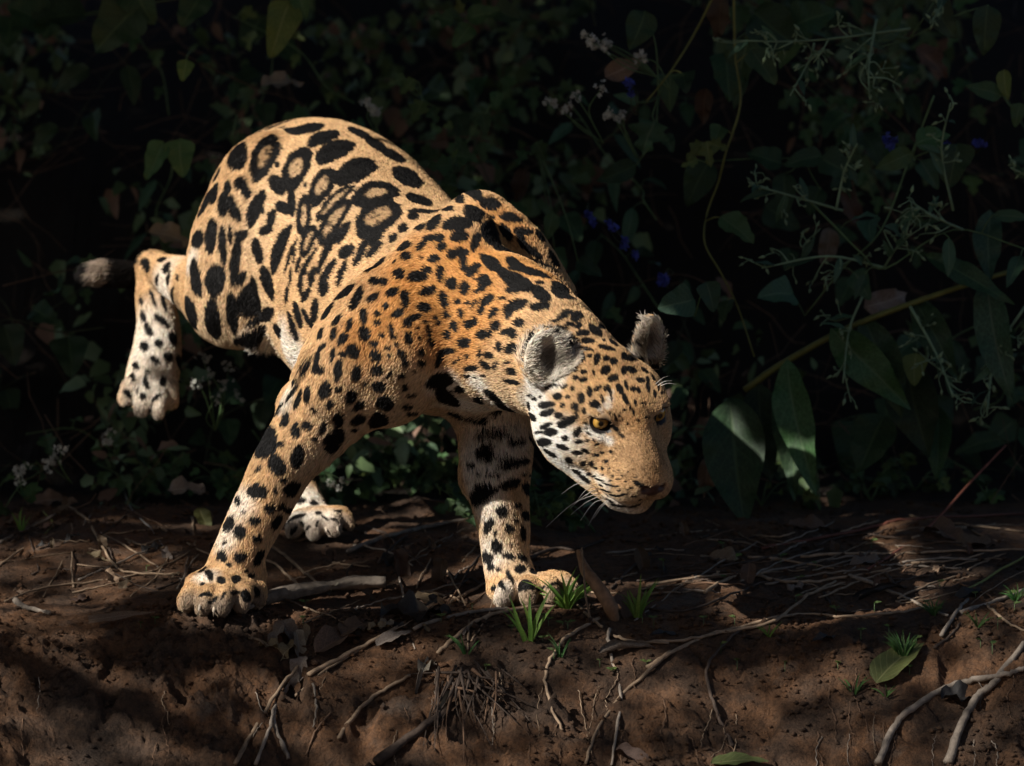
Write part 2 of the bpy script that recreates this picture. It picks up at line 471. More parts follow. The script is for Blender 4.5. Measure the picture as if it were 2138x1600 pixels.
# ---- head
hell(-6.5, 0, -1.2, 8.6, 7.7, 6.3, k=2.5)
hell(-1.8, 0, 0.2, 5.0, 5.9, 3.7, k=2.0)
hseg((0.5, 0, -0.9), (7.2, 0, -4.3), 3.4, 2.8, k=2.4)
for s in (-1, 1):
    hell(-4.6, s * 5.4, 0.6, 4.0, 2.8, 2.9, k=2.0)
    hell(-3.2, s * 5.4, -3.6, 5.6, 3.6, 4.6, k=2.0)
    hell(-6.2, s * 5.6, -5.4, 4.8, 3.6, 4.2, k=2.2)
    hell(2.2, s * 3.1, -4.9, 4.6, 2.7, 3.4, k=2.2, rot=(-25, -s * 15))
    hell(5.8, s * 2.1, -6.5, 4.2, 2.9, 3.1, k=1.8)
    hseg((-5, s * 4.6, -8.0), (4.8, s * 2.0, -9.8), 2.9, 1.9, k=1.6)
    hell(0.2, s * 4.2, 2.1, 2.6, 2.1, 0.8, k=1.4, rot=(-18, s * 10))
    hell(0.2, s * 5.3, -1.9, 2.6, 1.3, 1.0, k=1.2)
    # ear: cup
    if s < 0:
        hell(-9.8, -8.8, 5.0, 1.9, 2.95, 4.2, k=1.6, rot=(10, -20))
        hell(-8.3, -9.1, 5.6, 1.6, 2.0, 3.2, k=0.7, op='s', rot=(10, -20))
    else:
        hell(-9.8, 8.7, 4.6, 1.8, 2.3, 4.3, k=1.6, rot=(10, -8))
        hell(-8.5, 9.0, 5.4, 1.4, 1.45, 3.2, k=0.7, op='s', rot=(10, -8))
hell(5.0, 0, -10.1, 3.6, 2.8, 2.0, k=1.4)
hell(9.0, 0, -5.1, 1.7, 2.3, 1.6, k=1.2)
for s in (-1, 1):
    hseg((3.6, s * 5.2, -9.0), (7.4, s * 3.3, -9.1), 0.22, 0.18, k=0.4, op='s')          # mouth line
    hseg((7.4, s * 3.3, -9.1), (9.9, 0.0, -8.6), 0.18, 0.16, k=0.4, op='s')
    hell(10.4, s * 1.35, -5.5, 0.8, 0.75, 0.5, k=0.3, op='s', rot=(0, s * 25))            # nostril
    if s < 0: hell(1.9, -4.95, 0.45, 1.55, 1.5, 1.05, k=0.5, op='s', rot=(-5, -25))         # eye openings
    else: hell(2.3, 4.75, 0.50, 1.7, 1.7, 1.2, k=0.5, op='s', rot=(-5, 20))
EYE = (0.75, 4.55, 0.45, 1.3)       # F, L, U, radius of the eyeball

def blend(a, e, k, op):
    if op == 'u':
        h = np.maximum(k - np.abs(a - e), 0) / k
        return np.minimum(a, e) - h * h * k * 0.25
    e = -e
    h = np.maximum(k - np.abs(a - e), 0) / k
    return np.maximum(a, e) + h * h * k * 0.25

def prim_points(ev, p):
    if not isinstance(ev, list):
        return ev(p)
    r = np.full(len(p), 0.2)
    for e2, lo, hi, k, op in ev:
        m = np.nonzero(((p > lo) & (p < hi)).all(1))[0]
        if len(m):
            r[m] = np.minimum(r[m], e2(p[m]))
    return r

def sdf(p):
    d = np.full(len(p), 0.2)
    for ev, lo, hi, k, op in PRIMS:
        m = np.nonzero(((p > lo) & (p < hi)).all(1))[0]
        if len(m):
            d[m] = blend(d[m], prim_points(ev, p[m]), k, op)
    return d

def mesh_sdf(step):
    lo = np.min([q[1] for q in PRIMS if q[4] == 'u'], axis=0); hi = np.max([q[2] for q in PRIMS if q[4] == 'u'], axis=0)
    n = np.ceil((hi - lo) / step).astype(int) + 1
    g = np.full(n, 0.2, dtype=np.float32)
    def block(blo, bhi):
        i0 = np.clip(np.floor((blo - lo) / step).astype(int), 0, n - 1); i1 = np.clip(np.ceil((bhi - lo) / step).astype(int) + 1, 1, n)
        xs = [lo[a] + np.arange(i0[a], i1[a]) * step for a in range(3)]
        return tuple(slice(i0[a], i1[a]) for a in range(3)), xs
    for ev, blo, bhi, k, op in PRIMS:
        sl, xs = block(blo, bhi)
        if isinstance(ev, list):
            tmp = np.full(n, 0.2, dtype=np.float32)
            for e2, l2, h2, _, _ in ev:
                s2, x2 = block(l2, h2)
                X = np.stack(np.meshgrid(*x2, indexing='ij'), -1).reshape(-1, 3)
                t = tmp[s2]
                t[...] = np.minimum(t, e2(X).reshape(t.shape))
            e = tmp[sl]
        else:
            X = np.stack(np.meshgrid(*xs, indexing='ij'), -1).reshape(-1, 3)
            e = ev(X).reshape(g[sl].shape)
        g[sl] = blend(g[sl], e, k, op)
    ins = g < 0
    c = np.zeros(np.array(g.shape) - 1, dtype=np.int8)
    for dx in (0, 1):
        for dy in (0, 1):
            for dz in (0, 1):
                c += ins[dx:dx + c.shape[0], dy:dy + c.shape[1], dz:dz + c.shape[2]]
    act = np.argwhere((c > 0) & (c < 8))
    vid = np.full(c.shape, -1, dtype=np.int32)
    vid[act[:, 0], act[:, 1], act[:, 2]] = np.arange(len(act))
    cor = np.array([(dx, dy, dz) for dx in (0, 1) for dy in (0, 1) for dz in (0, 1)])
    val = np.stack([g[act[:, 0] + d[0], act[:, 1] + d[1], act[:, 2] + d[2]] for d in cor], 1)
    acc = np.zeros((len(act), 3)); cnt = np.zeros(len(act))
    for i in range(8):
        for j in range(i + 1, 8):
            if np.abs(cor[i] - cor[j]).sum() != 1: continue
            a, b = val[:, i], val[:, j]
            m = (a < 0) != (b < 0)
            t = np.where(m, a / np.where(m, a - b, 1), 0)
            acc += np.where(m[:, None], cor[i] + t[:, None] * (cor[j] - cor[i]), 0)
            cnt += m
    V = lo + (act + acc / cnt[:, None]) * step
    quads = []
    for ax in range(3):
        o1, o2 = [(1, 2), (2, 0), (0, 1)][ax]
        sl0 = [slice(None)] * 3; sl1 = [slice(None)] * 3
        sl0[ax] = slice(0, -1); sl1[ax] = slice(1, None)
        A, B = ins[tuple(sl0)], ins[tuple(sl1)]
        E = np.argwhere(A != B)
        ok = (E[:, o1] > 0) & (E[:, o2] > 0) & (E[:, o1] < c.shape[o1]) & (E[:, o2] < c.shape[o2])
        E = E[ok]
        s = A[E[:, 0], E[:, 1], E[:, 2]]
        def cell(d1, d2):
            q = E.copy(); q[:, o1] -= d1; q[:, o2] -= d2
            return vid[q[:, 0], q[:, 1], q[:, 2]]
        Q = np.stack([cell(1, 1), cell(0, 1), cell(0, 0), cell(1, 0)], 1)
        Q[~s] = Q[~s][:, ::-1]
        quads.append(Q)
    return V, np.concatenate(quads)

def refine(V, Q):
    """split each quad in four and pull all points back onto the surface"""
    E = np.concatenate([Q[:, [0, 1]], Q[:, [1, 2]], Q[:, [2, 3]], Q[:, [3, 0]]]); E.sort(axis=1)
    key = E[:, 0].astype(np.int64) * (len(V) + 1) + E[:, 1]
    u, inv = np.unique(key, return_inverse=True)
    ea, eb = u // (len(V) + 1), u % (len(V) + 1)
    n, ne, nq = len(V), len(u), len(Q)
    V2 = np.concatenate([V, (V[ea] + V[eb]) / 2, V[Q].mean(1)])
    e = n + inv.reshape(4, nq).T
    f = n + ne + np.arange(nq)
    return V2, np.concatenate([np.stack([Q[:, 0], e[:, 0], f, e[:, 3]], 1), np.stack([Q[:, 1], e[:, 1], f, e[:, 0]], 1),
                               np.stack([Q[:, 2], e[:, 2], f, e[:, 1]], 1), np.stack([Q[:, 3], e[:, 3], f, e[:, 2]], 1)])

def vnormals(V, Q):
    fn = np.cross(V[Q[:, 2]] - V[Q[:, 0]], V[Q[:, 3]] - V[Q[:, 1]])
    N = np.stack([sum(np.bincount(Q[:, k], weights=fn[:, a], minlength=len(V)) for k in range(4)) for a in range(3)], 1)
    return N / (np.linalg.norm(N, axis=1)[:, None] + 1e-12)

def pull(V, Q, it=2):
    for _ in range(it):
        V = V - vnormals(V, Q) * np.clip(sdf(V), -0.003, 0.003)[:, None]
    return V

import time
_t = time.time()
BV, BQ = mesh_sdf(0.006)
print('T mesh', time.time() - _t)
BV = pull(BV, BQ, 1)
BV, BQ = refine(BV, BQ)
BV = pull(BV, BQ, 2)
_hm = np.clip((np.linalg.norm(BV - H(-2, 0, -3), axis=1) - 0.12) / 0.06, 0, 1)[:, None]     # smooth everything but the face
for _ in range(10):
    A_ = np.zeros_like(BV); c_ = np.zeros(len(BV))
    for k_ in range(4):
        i_, j_ = BQ[:, k_], BQ[:, (k_ + 1) % 4]
        for a_ in range(3):
            A_[:, a_] += np.bincount(i_, weights=BV[j_, a_], minlength=len(BV)) + np.bincount(j_, weights=BV[i_, a_], minlength=len(BV))
        c_ += np.bincount(i_, minlength=len(BV)) + np.bincount(j_, minlength=len(BV))
    BV = BV + _hm * 0.6 * (A_ / c_[:, None] - BV)
BN = vnormals(BV, BQ)
print('T refine', time.time() - _t, len(BV))
BVH = BVHTree.FromPolygons(BV.tolist(), BQ.tolist())
CAMP = Vector((0, CAM_Y, CAM_Z))
def hit(px, py):
    d = (P(px, py, 0) - CAMP).normalized()
    return BVH.ray_cast(CAMP, d)
# ---- coat markings: (x, y, half-length, half-width, angle) read from enlarged views; each lands on the skin as a patch of black fur
def from_zoom(x0, y0, s, rows):
    out = []
    for r in rows:
        x, y, a = r[:3]
        b = r[3] if len(r) > 3 else a
        g = r[4] if len(r) > 4 else 0
        out.append((x0 + x / s, y0 + y / s, a / s, b / s, g) + tuple((r[5][0] / s, r[5][1] / s) for _ in (0,) if len(r) > 5))
    return out
SPOTS = []
# haunch and flank; a sixth entry (a, b) is the pale core of a rosette
SPOTS += from_zoom(400, 220, 3.2, [
 (497,340,170,88,-71,(88,38)),(310,325,100,58,-70),(480,170,95,18,-40),(590,130,100,16,-25),(755,160,130,66,-15),(885,220,115,58,-30),(965,300,140,72,-30),
 (1105,435,152,82,-30),(705,420,158,80,-65,(80,42)),(878,540,132,72,-60,(72,36)),(1240,590,160,85,-12,(82,34)),(1255,740,162,94,-25,(98,44)),
 (1010,105,110,32,22),(1130,190,95,38,35),(1240,270,95,42,40),(1350,340,95,42,32),(1445,490,112,78,38),(1530,640,92,58,20),(830,80,110,14,4),
 (180,450,58,20,-75),(155,575,72,25,-75),(95,640,105,28,-70),(245,540,48,25,-80),(215,650,82,38,-80),(335,515,48,44,0),(372,572,48,36,50),(278,670,78,32,78),(315,715,52,28,70),
 (435,690,128,42,-68),(540,760,62,30,-78),(500,835,50,32,-25),(482,715,15,14),(580,535,75,48,55),(672,650,92,28,88),(620,690,58,38,30),
 (755,740,142,48,-85,(74,18)),(580,400,18,22),(765,535,22,13,-70),(615,295,12,8),(960,640,168,42,-43,(130,17)),(950,770,178,58,-55,(125,26)),
 (915,960,160,26,-63),(1020,850,85,32,-58),(1040,980,62,40,-35),(905,1130,115,28,-62),(890,1225,52,32,-75),(1010,1120,95,22,-70),
 (770,1075,150,17,-63),(738,1170,92,18,-85),(812,1150,72,24,-75),(770,1270,55,24,-60),(770,1120,20,12,-60),(785,905,110,46,-68,(76,17)),
 (720,1060,62,15,-75),(690,1010,55,10,-80),(665,1150,65,12,-85),(640,1270,60,13,-85),(130,860,118,40,-82),(40,880,62,36,-75),(210,920,132,28,86),(262,860,64,16,86),
 (300,1010,172,34,-80),(345,860,48,34),(445,975,88,35,75),(340,1145,52,30,-60),(155,1160,108,66,-82),(25,1140,125,36,85),
 (590,960,168,40,-70),(665,1000,125,14,-70),(430,1270,125,40,80),(512,1190,120,38,72),(510,1400,85,46,-28),(135,1440,132,55,82),(275,1380,138,42,86),(332,1310,45,20,86),
 (390,1550,135,46,-25),(580,1510,55,44,40),(715,1400,88,24,75),(830,1370,78,25,-85),(790,1440,95,20,58),(920,1360,75,22,-60),(680,1480,105,22,70),
 (1035,1240,78,24,-42),(1110,1290,82,28,-60),(1240,905,55,16,-40),(1140,980,110,26,-60),(1200,880,100,14,-38)])
N_HAUNCH = len(SPOTS)
SPOTS += from_zoom(700, 380, 2.909, [
 (850,190,66,52,45),(950,140,60,38,15),(760,100,30,28),(850,65,52,32,20),(1075,225,66,28,15),(960,225,22,12),(930,255,13,11),(955,335,92,48,62),(1040,420,76,32,10),(1040,320,62,32,50),
 (750,258,88,40,0),(760,340,56,34,0),(860,370,56,28,-70),(1150,310,54,26,10),(1135,360,58,24,70),(1200,430,74,24,40),(1250,340,44,20,60),(1330,480,64,20,60),
 (1105,505,64,30,30),(1200,550,135,24,18),(1280,520,92,11,25),(955,495,85,36,40),(1035,565,72,32,50),(1120,612,92,42,15),(1090,655,55,26,-10),
 (1260,690,66,34,32),(1375,660,62,46,60),(1410,705,64,18,10),(1250,760,62,28,0),(1105,755,78,34,-18),(1060,800,44,24,-70),(1120,860,36,28),(1250,620,32,12,10),
 (690,160,38,22),(555,185,102,22,-4),(610,240,58,34,-50),(482,215,34,26),(420,285,33,30),(525,270,31,28),(360,345,32,22,-40),(430,385,46,25,-25),(355,235,62,12,-35),
 (250,340,58,24,-55),(245,410,66,24,-45),(265,500,78,25,-45),(540,380,50,20,-50),(580,345,38,24,-10),(640,345,36,24),(655,400,32,28),(440,445,33,28),(395,550,38,34),
 (605,470,36,26),(530,465,12),(370,475,18,8,-45),(718,445,36,32),(770,435,48,28),(785,490,52,24,88),(510,575,62,34),(560,540,32,24),(645,560,48,24,88),(845,535,52,30,-40),(715,620,38,36),
 (795,650,42,30,80),(910,600,38,36),(905,640,58,22,-30),(860,595,14,8),(1020,710,24,12),(245,595,32,25),(300,600,30,25),(355,660,44,24,-25),(235,695,48,21,-35),(430,700,52,30,85),
 (570,665,52,30,-20),(665,720,52,27,75),(550,765,44,27,15),(615,825,19,14),(640,860,19,14),(680,810,26,22,70),(770,800,32,20,70),(750,730,22,18),(810,735,18,14),(850,745,38,12,-45),
 (930,720,48,28,-35),(900,770,44,21,-70),(965,800,40,24,-50),(820,870,30,28),(855,850,26,19,80),(730,880,34,24,70),(690,930,30,23,70),(790,980,36,33),(895,930,33,31),(945,920,28,18,-80),
 (980,875,36,28,-50),(1055,912,52,20,-10),(1085,932,25,23),(1000,1005,36,23,70),(1070,1015,40,30,-30),(60,660,74,20,-40),(135,690,74,20,-62),(175,810,50,26,88),(265,790,22,18),(260,845,24,20),
 (310,750,22,20),(385,790,42,24,-30),(345,890,42,17,80),(360,935,22,18),(450,850,32,30),(490,820,48,20,-10),(455,940,44,26,75),(580,910,50,17,85),(590,975,28,20,80),(525,945,11),(510,885,11),(555,850,16,12),
 (180,915,44,37,80),(240,975,30,21),(285,925,20,17),(380,975,16,14),(325,1000,21,15),(330,1050,12),(530,1030,24,20),(530,1095,26,23),(405,1030,29,21,70),(430,1080,42,17,80),
 (115,1020,50,36,60),(50,945,40,28,-45),(90,860,42,18,-75),(250,1050,40,35,80),(260,1135,38,33),(135,1160,52,28,-80),(20,1140,62,28,-80),(330,1165,38,12,-40),(415,1170,25,21),(490,1145,14),
 (190,1215,15),(25,1250,22,18),(105,1295,52,32,-60),(270,1240,46,35),(155,1350,42,23,-30),(310,1340,56,46),(435,1240,21),(470,1290,32,15),(450,1360,34,17),(480,1400,38,13),
 (640,1070,62,22,-70),(690,1028,62,18,-8),(740,1095,12),(760,1075,12),(640,1200,82,48,-10),(690,1310,80,42,35),(765,1260,36,20,10),(880,1330,36,23,30),(980,1310,70,21,35),(1055,1380,84,27,30),
 (835,1135,40,18),(920,1115,40,20,35),(980,1120,28,14,-80),(885,1045,26,13,80),(940,1055,32,19,20),(1080,1155,32,21,30),(1085,1220,44,16,15),(1050,1100,26,10,-10),(810,1060,14),(810,1180,22,11,20),
 (860,1190,15,8),(910,1180,19,10),(760,1410,64,21,15),(845,1420,84,17,5),(275,1450,60,44,-10),(150,1440,50,28,-20),(25,1440,40,34,80),(130,1500,16,10),(195,1555,52,24,10),(30,1540,50,38,70)])
SPOTS += from_zoom(340, 880, 3.477, [
 (745,130,120,55,-65),(867,155,25,22),(830,305,76,56,62),(985,245,88,46,-78),(705,325,20,15),(690,350,20,13),(575,385,82,40,-65),(685,500,68,58),(885,415,25,22),(825,490,36,18,85),(950,480,70,46,-40),
 (548,560,34,20,80),(785,625,43,33),(870,610,32,22,-40),(580,650,24,11),(480,730,64,36,-70),(565,790,52,46,60),(675,710,43,31),(690,840,37,29),(835,720,62,30,-60),(430,970,48,36,80),(565,975,48,41),
 (485,1035,24,18),(705,980,62,28,-60),(340,1105,38,25,60),(300,1075,42,14,-50),(425,1150,36,28,20),(535,1140,37,27),(645,1115,24,20),(610,1080,20,12),(685,1230,40,21,75),(610,1260,48,32,75),(455,870,20,11),(500,915,10),
 (290,1180,20,13),(310,1250,52,16,-10),(970,60,56,34,80),(1055,20,42,34),(1110,120,30,19),(1250,140,72,62),(1480,120,64,28),(1170,40,52,28,-70),(885,10,30,25),(1405,55,22,12),(725,40,62,23,-60),(640,190,54,18,-60),
 (380,1290,30,12,-60),(440,1260,34,12,-60),(520,1240,30,14),(345,1310,16)])
SPOTS += from_zoom(900, 860, 3.333, [
 (275,345,31,25),(370,260,68,48),(400,195,48,20),(330,400,18,12),(395,400,21,16),(455,410,31,20),(330,545,92,70,-15),(550,490,88,36,-15),(670,520,42,28,80),(490,680,43,39),(605,640,29,27),(665,705,36,27,70),
 (395,785,56,31,-65),(545,800,35,31),(640,835,56,21,85),(455,925,50,35,70),(445,825,16),(560,915,14),(590,740,21,14,70),(380,1000,42,36,60),(540,995,43,27,10),(635,1005,40,23,40),(415,1070,33,25,70),(470,1090,20,14),
 (620,1090,41,31),(710,1115,31,23,60),(550,1150,38,15,45),(485,1195,31,21,70),(435,1220,25,20,-60),(640,1200,62,34,-20),(600,340,112,28,-8),(430,120,114,20,-5),(520,300,72,16),(600,170,62,28,10),(690,420,20,10),(650,425,19,12),
 (760,1230,40,14,-20),(860,1190,40,12,-15),(55,120,70,50),(330,480,40,20)])
SPOTS += from_zoom(140, 500, 4.0, [
 (670,215,56,34,80),(840,235,52,38,-60),(800,170,42,28),(755,340,52,19,-80),(720,485,76,17,68),(620,505,33,18,80),(635,635,50,23,80),(680,740,58,27,65),(790,665,78,28,40),(850,330,62,18,-80),(805,520,78,18,75),
 (895,520,112,28,82),(930,320,36,14,70),(645,880,41,35,60),(770,855,36,33),(885,810,62,34,80),(735,1000,50,29,30),(845,970,42,37,70),(575,1045,36,30,70),(675,1095,27,21,20),(940,1010,62,24,85),(550,1140,27,21,80),
 (800,1185,46,28,-75),(660,1200,42,23,70),(510,1275,44,27,50),(635,1300,31,27),(745,1310,54,19,-40),(1015,590,142,58,78),(1110,810,115,50,42),(970,130,88,44,-58),(700,1400,30,12,-70),(590,1260,40,9,-80)])
SPOTS += from_zoom(340, 880, 3.477, [(1000,565,38,26),(1095,590,34,20,20),(930,635,42,22),(970,690,70,14,-20),(895,715,26,14,-50),(960,780,40,12,-60),(1130,660,24,12),(1010,740,30,12,40),(930,790,24,9,-60),(1050,770,26,10,-50),(1180,700,34,10,30),(1270,650,30,10),(1250,710,34,10,20),(1120,740,30,9,-70)])
SPOTS += from_zoom(560, 640, 6.154, [(890,165,85,40,-55),(850,330,78,45,-75),(685,330,80,33,-70),(950,238,24,22),(700,500,65,32,-40),(635,640,110,35,-75),(640,790,85,60,20),(840,590,75,35,-75),(815,690,35,20,-70),
 (980,600,55,50),(905,810,110,52,88),(525,690,110,38,-65),(735,1065,125,78,-70),(920,1045,45,38),(810,1240,75,50,-40),(595,1315,60,30,45),(360,920,85,35,-55),(330,1070,125,28,-55),(395,1180,140,35,-72),(500,1120,110,45,-82),
 (170,1280,115,38,-60),(235,1430,115,50,-75),(55,1350,100,25,-60)])
HEAD_SPOTS = from_zoom(1000, 600, 3.077, [
 (565,180,52,28,-20),(510,215,48,17,-15),(640,195,46,34),(590,245,29,21),(645,255,29,19),(535,280,47,28,-10),(480,300,42,14),(675,305,46,24),(580,355,51,28,-10),(710,355,47,19,5),(570,415,42,13),(705,405,42,13,15),
 (755,285,54,27,40),(800,270,32,24),(775,210,29,23),(835,235,33,18),(855,305,29,19),(905,300,48,23,45),(970,340,29,18),(920,260,42,13,20),(870,365,38,16,40),(810,350,14,12),(830,400,58,17,15),(670,455,34,24,80),
 (720,450,18,14),(765,470,41,22,-80),(820,470,24,20),(870,490,27,21),(935,455,27,19,80),(985,470,46,20,10),(1060,485,23,17),(950,390,26,17),(1010,390,52,13,20),(820,545,33,29),(870,595,38,25,-20),(680,555,23,19),
 (625,540,19,15),(630,590,25,17),(680,605,29,19),(745,560,24,8,85),(935,550,29,19,80),(985,545,38,23,20),(1065,545,33,11,40),(1125,510,20,14),(1040,610,29,17,20),(1085,610,29,13,85),(910,665,36,22,60),(950,640,31,13,75),
 (995,665,23,19),(1030,675,23,13,70),(1090,660,36,13,85),(945,725,44,17,65),(830,660,24),(720,680,33,21,80),(770,660,33,18,-40),(665,720,41,27,80),(755,760,40,26,20),(800,730,31,12,80),(855,700,48,9,80),(575,710,18,15),
 (510,710,31,25),(545,765,20,17),(625,770,27,25),(685,800,25,13,80),(610,660,18,15),(555,645,26,15,-30),(480,655,52,10,-20),(440,762,57,24,-5),(445,812,50,24,-15),(520,830,27,21),(575,870,74,33,-25),(635,820,42,14,-80),
 (330,770,31,10,85),(335,700,19,11),(365,725,21,13),(405,710,11),(345,840,40,22,30),(440,895,48,18,-20),(470,935,46,28),(390,940,32,13),(340,970,43,13,60),(425,1005,52,28,-5),(565,975,23,19),(645,935,40,24,-60),(655,995,34,16),
 (710,990,15,12),(550,1030,48,18,20),(475,1070,45,15,30),(595,1115,29,18,30),(645,1065,41,13,5),(700,1055,32,13,25),(760,1080,25,13),(800,1065,17,11),(850,1060,15,11),(685,1135,19,15),(735,1140,23,16,80),(820,1120,17,13),
 (760,1165,13,9),(795,1165,14,11),(640,1185,33,15,30),(720,1200,19,13),(1010,755,25,11,80),(1055,760,21,11),(995,810,27,9,80),(975,780,23,8,80),(940,800,17,9),(1080,850,19,9),(1025,865,15,8),(960,885,10,8),
 (780,1240,32,7,20),(830,1268,44,7,16),(880,1280,28,7),(815,1308,44,7,15),(880,1340,54,7,5),(940,1330,24,6),(860,1215,16,7),(800,1205,12,6),(905,1180,10,6),(900,1235,16,6),(950,1250,12,6),(985,1290,14,6),
 (1130,700,30,10,80),(1150,640,30,9,75),(1120,590,26,9,60),(1180,690,18,10),(830,1335,18,6,20),(1000,1340,20,5,-15),
 (845,880,14,18,60),(885,910,30,15,45),(920,955,30,12,40),(885,850,9,26,-20),(690,1232,46,17,35),(900,1403,60,9,6),(1000,1402,50,9,-16),(845,1372,40,8,28),(1035,1268,44,16,28),(745,1215,14,8),(790,1275,16,7,20),(850,1245,14,7),(905,1305,15,7),(960,1300,12,6),(925,1215,10,6),(870,1180,12,6),(840,1165,10,6),(1010,1225,9,6),(960,1190,9,5),(1040,1360,16,6,-15),(1085,1310,34,13,78),
 (690,880,16,9),(700,910,14,9),(715,945,20,8,40),(745,985,18,7,40),(770,1010,20,7,-30),(850,820,8,10),(905,835,10,7),(930,860,9,7)])

# ---- patch evaluation on arbitrary skin points
CELL = 0.04
def grid_index(p):
    c = np.floor(p / CELL).astype(np.int64)
    key = (c[:, 0] + 500) * 1000000 + (c[:, 1] + 500) * 1000 + (c[:, 2] + 500)
    o = np.argsort(key, kind='stable')
    return key[o], o
def near(gi, p, c, r):
    ks, o = gi
    lo = np.floor((c - r) / CELL).astype(int); hi = np.floor((c + r) / CELL).astype(int)
    out = []
    for x in range(lo[0], hi[0] + 1):
        for y in range(lo[1], hi[1] + 1):
            b = (x + 500) * 1000000 + (y + 500) * 1000
            i0 = np.searchsorted(ks, b + lo[2] + 500); i1 = np.searchsorted(ks, b + hi[2] + 501)
            if i1 > i0: out.append(o[i0:i1])
    if not out: return np.zeros(0, dtype=int)
    out = np.concatenate(out)
    d = p[out] - c
    return out[(d * d).sum(1) < r * r]

def decal_frame(px, py, a, b, ang, grow=1.0, graze=0.55):
    h_ = hit(px, py)
    if h_[0] is None: return None
    c = np.array(h_[0]); n = np.array(BN[BQ[h_[2]]].mean(0)); n /= np.linalg.norm(n)
    v = np.array((h_[0] - CAMP).normalized())
    if n @ v > 0: n = -n
    s = pxl(1.0, c[1]) * grow
    t = math.radians(ang)
    vn = min(v @ n, -graze)
    def axis(dx, dy, r):
        e = np.array([dx * r * s, 0, -dy * r * s])
        e = e - v * (e @ n) / vn
        e = e - n * (e @ n)
        return e
    A = axis(math.cos(t), math.sin(t), a); B = axis(-math.sin(t), math.cos(t), b)
    return c, n, A, B
FRAMES = []
for lst, amp in ((SPOTS, 0.13), (HEAD_SPOTS, 0.14)):
    for si, sp in enumerate(lst):
        hn_ = lst is SPOTS and si < N_HAUNCH
        fr = decal_frame(*sp[:5], (1.06 if hn_ else 1.08) if lst is SPOTS else 1.03, 0.36 if hn_ else 0.36)
        if fr is not None:
            FRAMES.append((fr, sp[5] if len(sp) > 5 else None, sp[2], sp[3], amp))
# the side turned away from the photograph wears the same kind of rosettes
_vis_c = np.array([f[0][0] for f in FRAMES])
_idx = RNG.permutation(len(BV))[:16000]
_cand, _cn = BV[_idx], BN[_idx]
_view = _cand - np.array(CAMP); _view /= np.linalg.norm(_view, axis=1)[:, None]
_back = (_cn * _view).sum(1) > 0.12
for i_ in np.nonzero(~_back)[0]:            # skin hidden behind another limb counts as turned away too
    q_ = Vector(_cand[i_]); d_ = (q_ - CAMP)
    h_ = BVH.ray_cast(CAMP, d_.normalized())
    if h_[0] is not None and h_[3] < d_.length - 0.03: _back[i_] = True
_pts = []
_headc = H(-3, 0, -3)
for p_, n_ in zip(_cand[_back], _cn[_back]):
    big = 0.055 if (p_[2] > 0.42 and p_[0] < 0.06) else 0.034
    if np.linalg.norm(p_ - _headc) < 0.2: big = 0.02
    if _pts and np.min(np.linalg.norm(np.array([q[0] for q in _pts]) - p_, axis=1)) < big: continue
    if np.min(np.linalg.norm(_vis_c - p_, axis=1)) < big * 0.75: continue
    _pts.append((p_, n_, big))
for p_, n_, big in _pts:
    t1 = np.cross(n_, [0.3, 0.2, 0.9]); t1 /= np.linalg.norm(t1); t2 = np.cross(n_, t1)
    a_ = RNG.uniform(0, 6.28); r1 = big * RNG.uniform(0.28, 0.40); r2 = r1 * RNG.uniform(0.6, 0.95)
    FRAMES.append(((p_, n_, (t1 * math.cos(a_) + t2 * math.sin(a_)) * r1, (-t1 * math.sin(a_) + t2 * math.cos(a_)) * r2), (r1 * 0.5, r2 * 0.45) if big > 0.05 else None, r1, r2, 0.35))

def zone(px, py, r, soft=0.5):
    """smooth round zone on the skin around a photo pixel; r in px"""
    h_ = hit(px, py)
    if h_[0] is None: return None
    return np.array(h_[0]), pxl(r, h_[0].y), soft
def zone_w(z, p):
    c, r, soft = z
    d = np.linalg.norm(p - c, axis=1) / r
    return np.clip((1 - d) / soft, 0, 1)

TAN = np.array((0.56, 0.350, 0.178)); ORANGE = np.array((0.50, 0.225, 0.062)); CREAM = np.array((0.62, 0.47, 0.31))
WHITE = np.array((0.80, 0.75, 0.67)); BLACK = np.array((0.006, 0.0055, 0.0055)); GREY = np.array((0.28, 0.25, 0.22)); BROWN = np.array((0.30, 0.175, 0.085))
ZONES = []
def Z(rows, col, amt):
    for r in rows:
        z = zone(r[0], r[1], r[2], r[3] if len(r) > 3 else 0.6)
        if z: ZONES.append((z, col, amt))
Z([(900, 560, 190), (1040, 480, 130), (1110, 560, 110), (860, 640, 120), (1000, 640, 120), (960, 730, 90), (760, 700, 90), (1000, 540, 110)], ORANGE, 0.8)
Z([(480, 560, 200), (470, 680, 120), (560, 420, 200), (700, 420, 160)], CREAM, 0.22)
Z([(340, 600, 90), (320, 680, 90), (315, 760, 100), (310, 830, 80), (400, 540, 40)], WHITE, 0.62)
Z([(540, 720, 60), (600, 715, 70), (620, 740, 60)], WHITE, 0.7)
Z([(520, 960, 60), (500, 1050, 55), (470, 1120, 45), (430, 1200, 40), (560, 880, 60), (600, 830, 45)], WHITE, 0.6)
Z([(700, 930, 80), (640, 960, 50), (800, 890, 70), (870, 870, 60)], CREAM, 0.6)
Z([(990, 850, 80), (1050, 850, 60), (930, 800, 50), (1080, 860, 50), (1000, 800, 40), (950, 840, 60)], WHITE, 0.75)
Z([(1030, 930, 100), (1000, 980, 80), (1020, 1060, 60), (1025, 1150, 60), (1050, 1240, 60)], WHITE, 0.62)
Z([(1080, 1100, 70), (1090, 1180, 60)], CREAM, 0.5)
Z([(640, 1040, 60), (660, 1090, 80), (610, 1080, 50)], WHITE, 0.7)
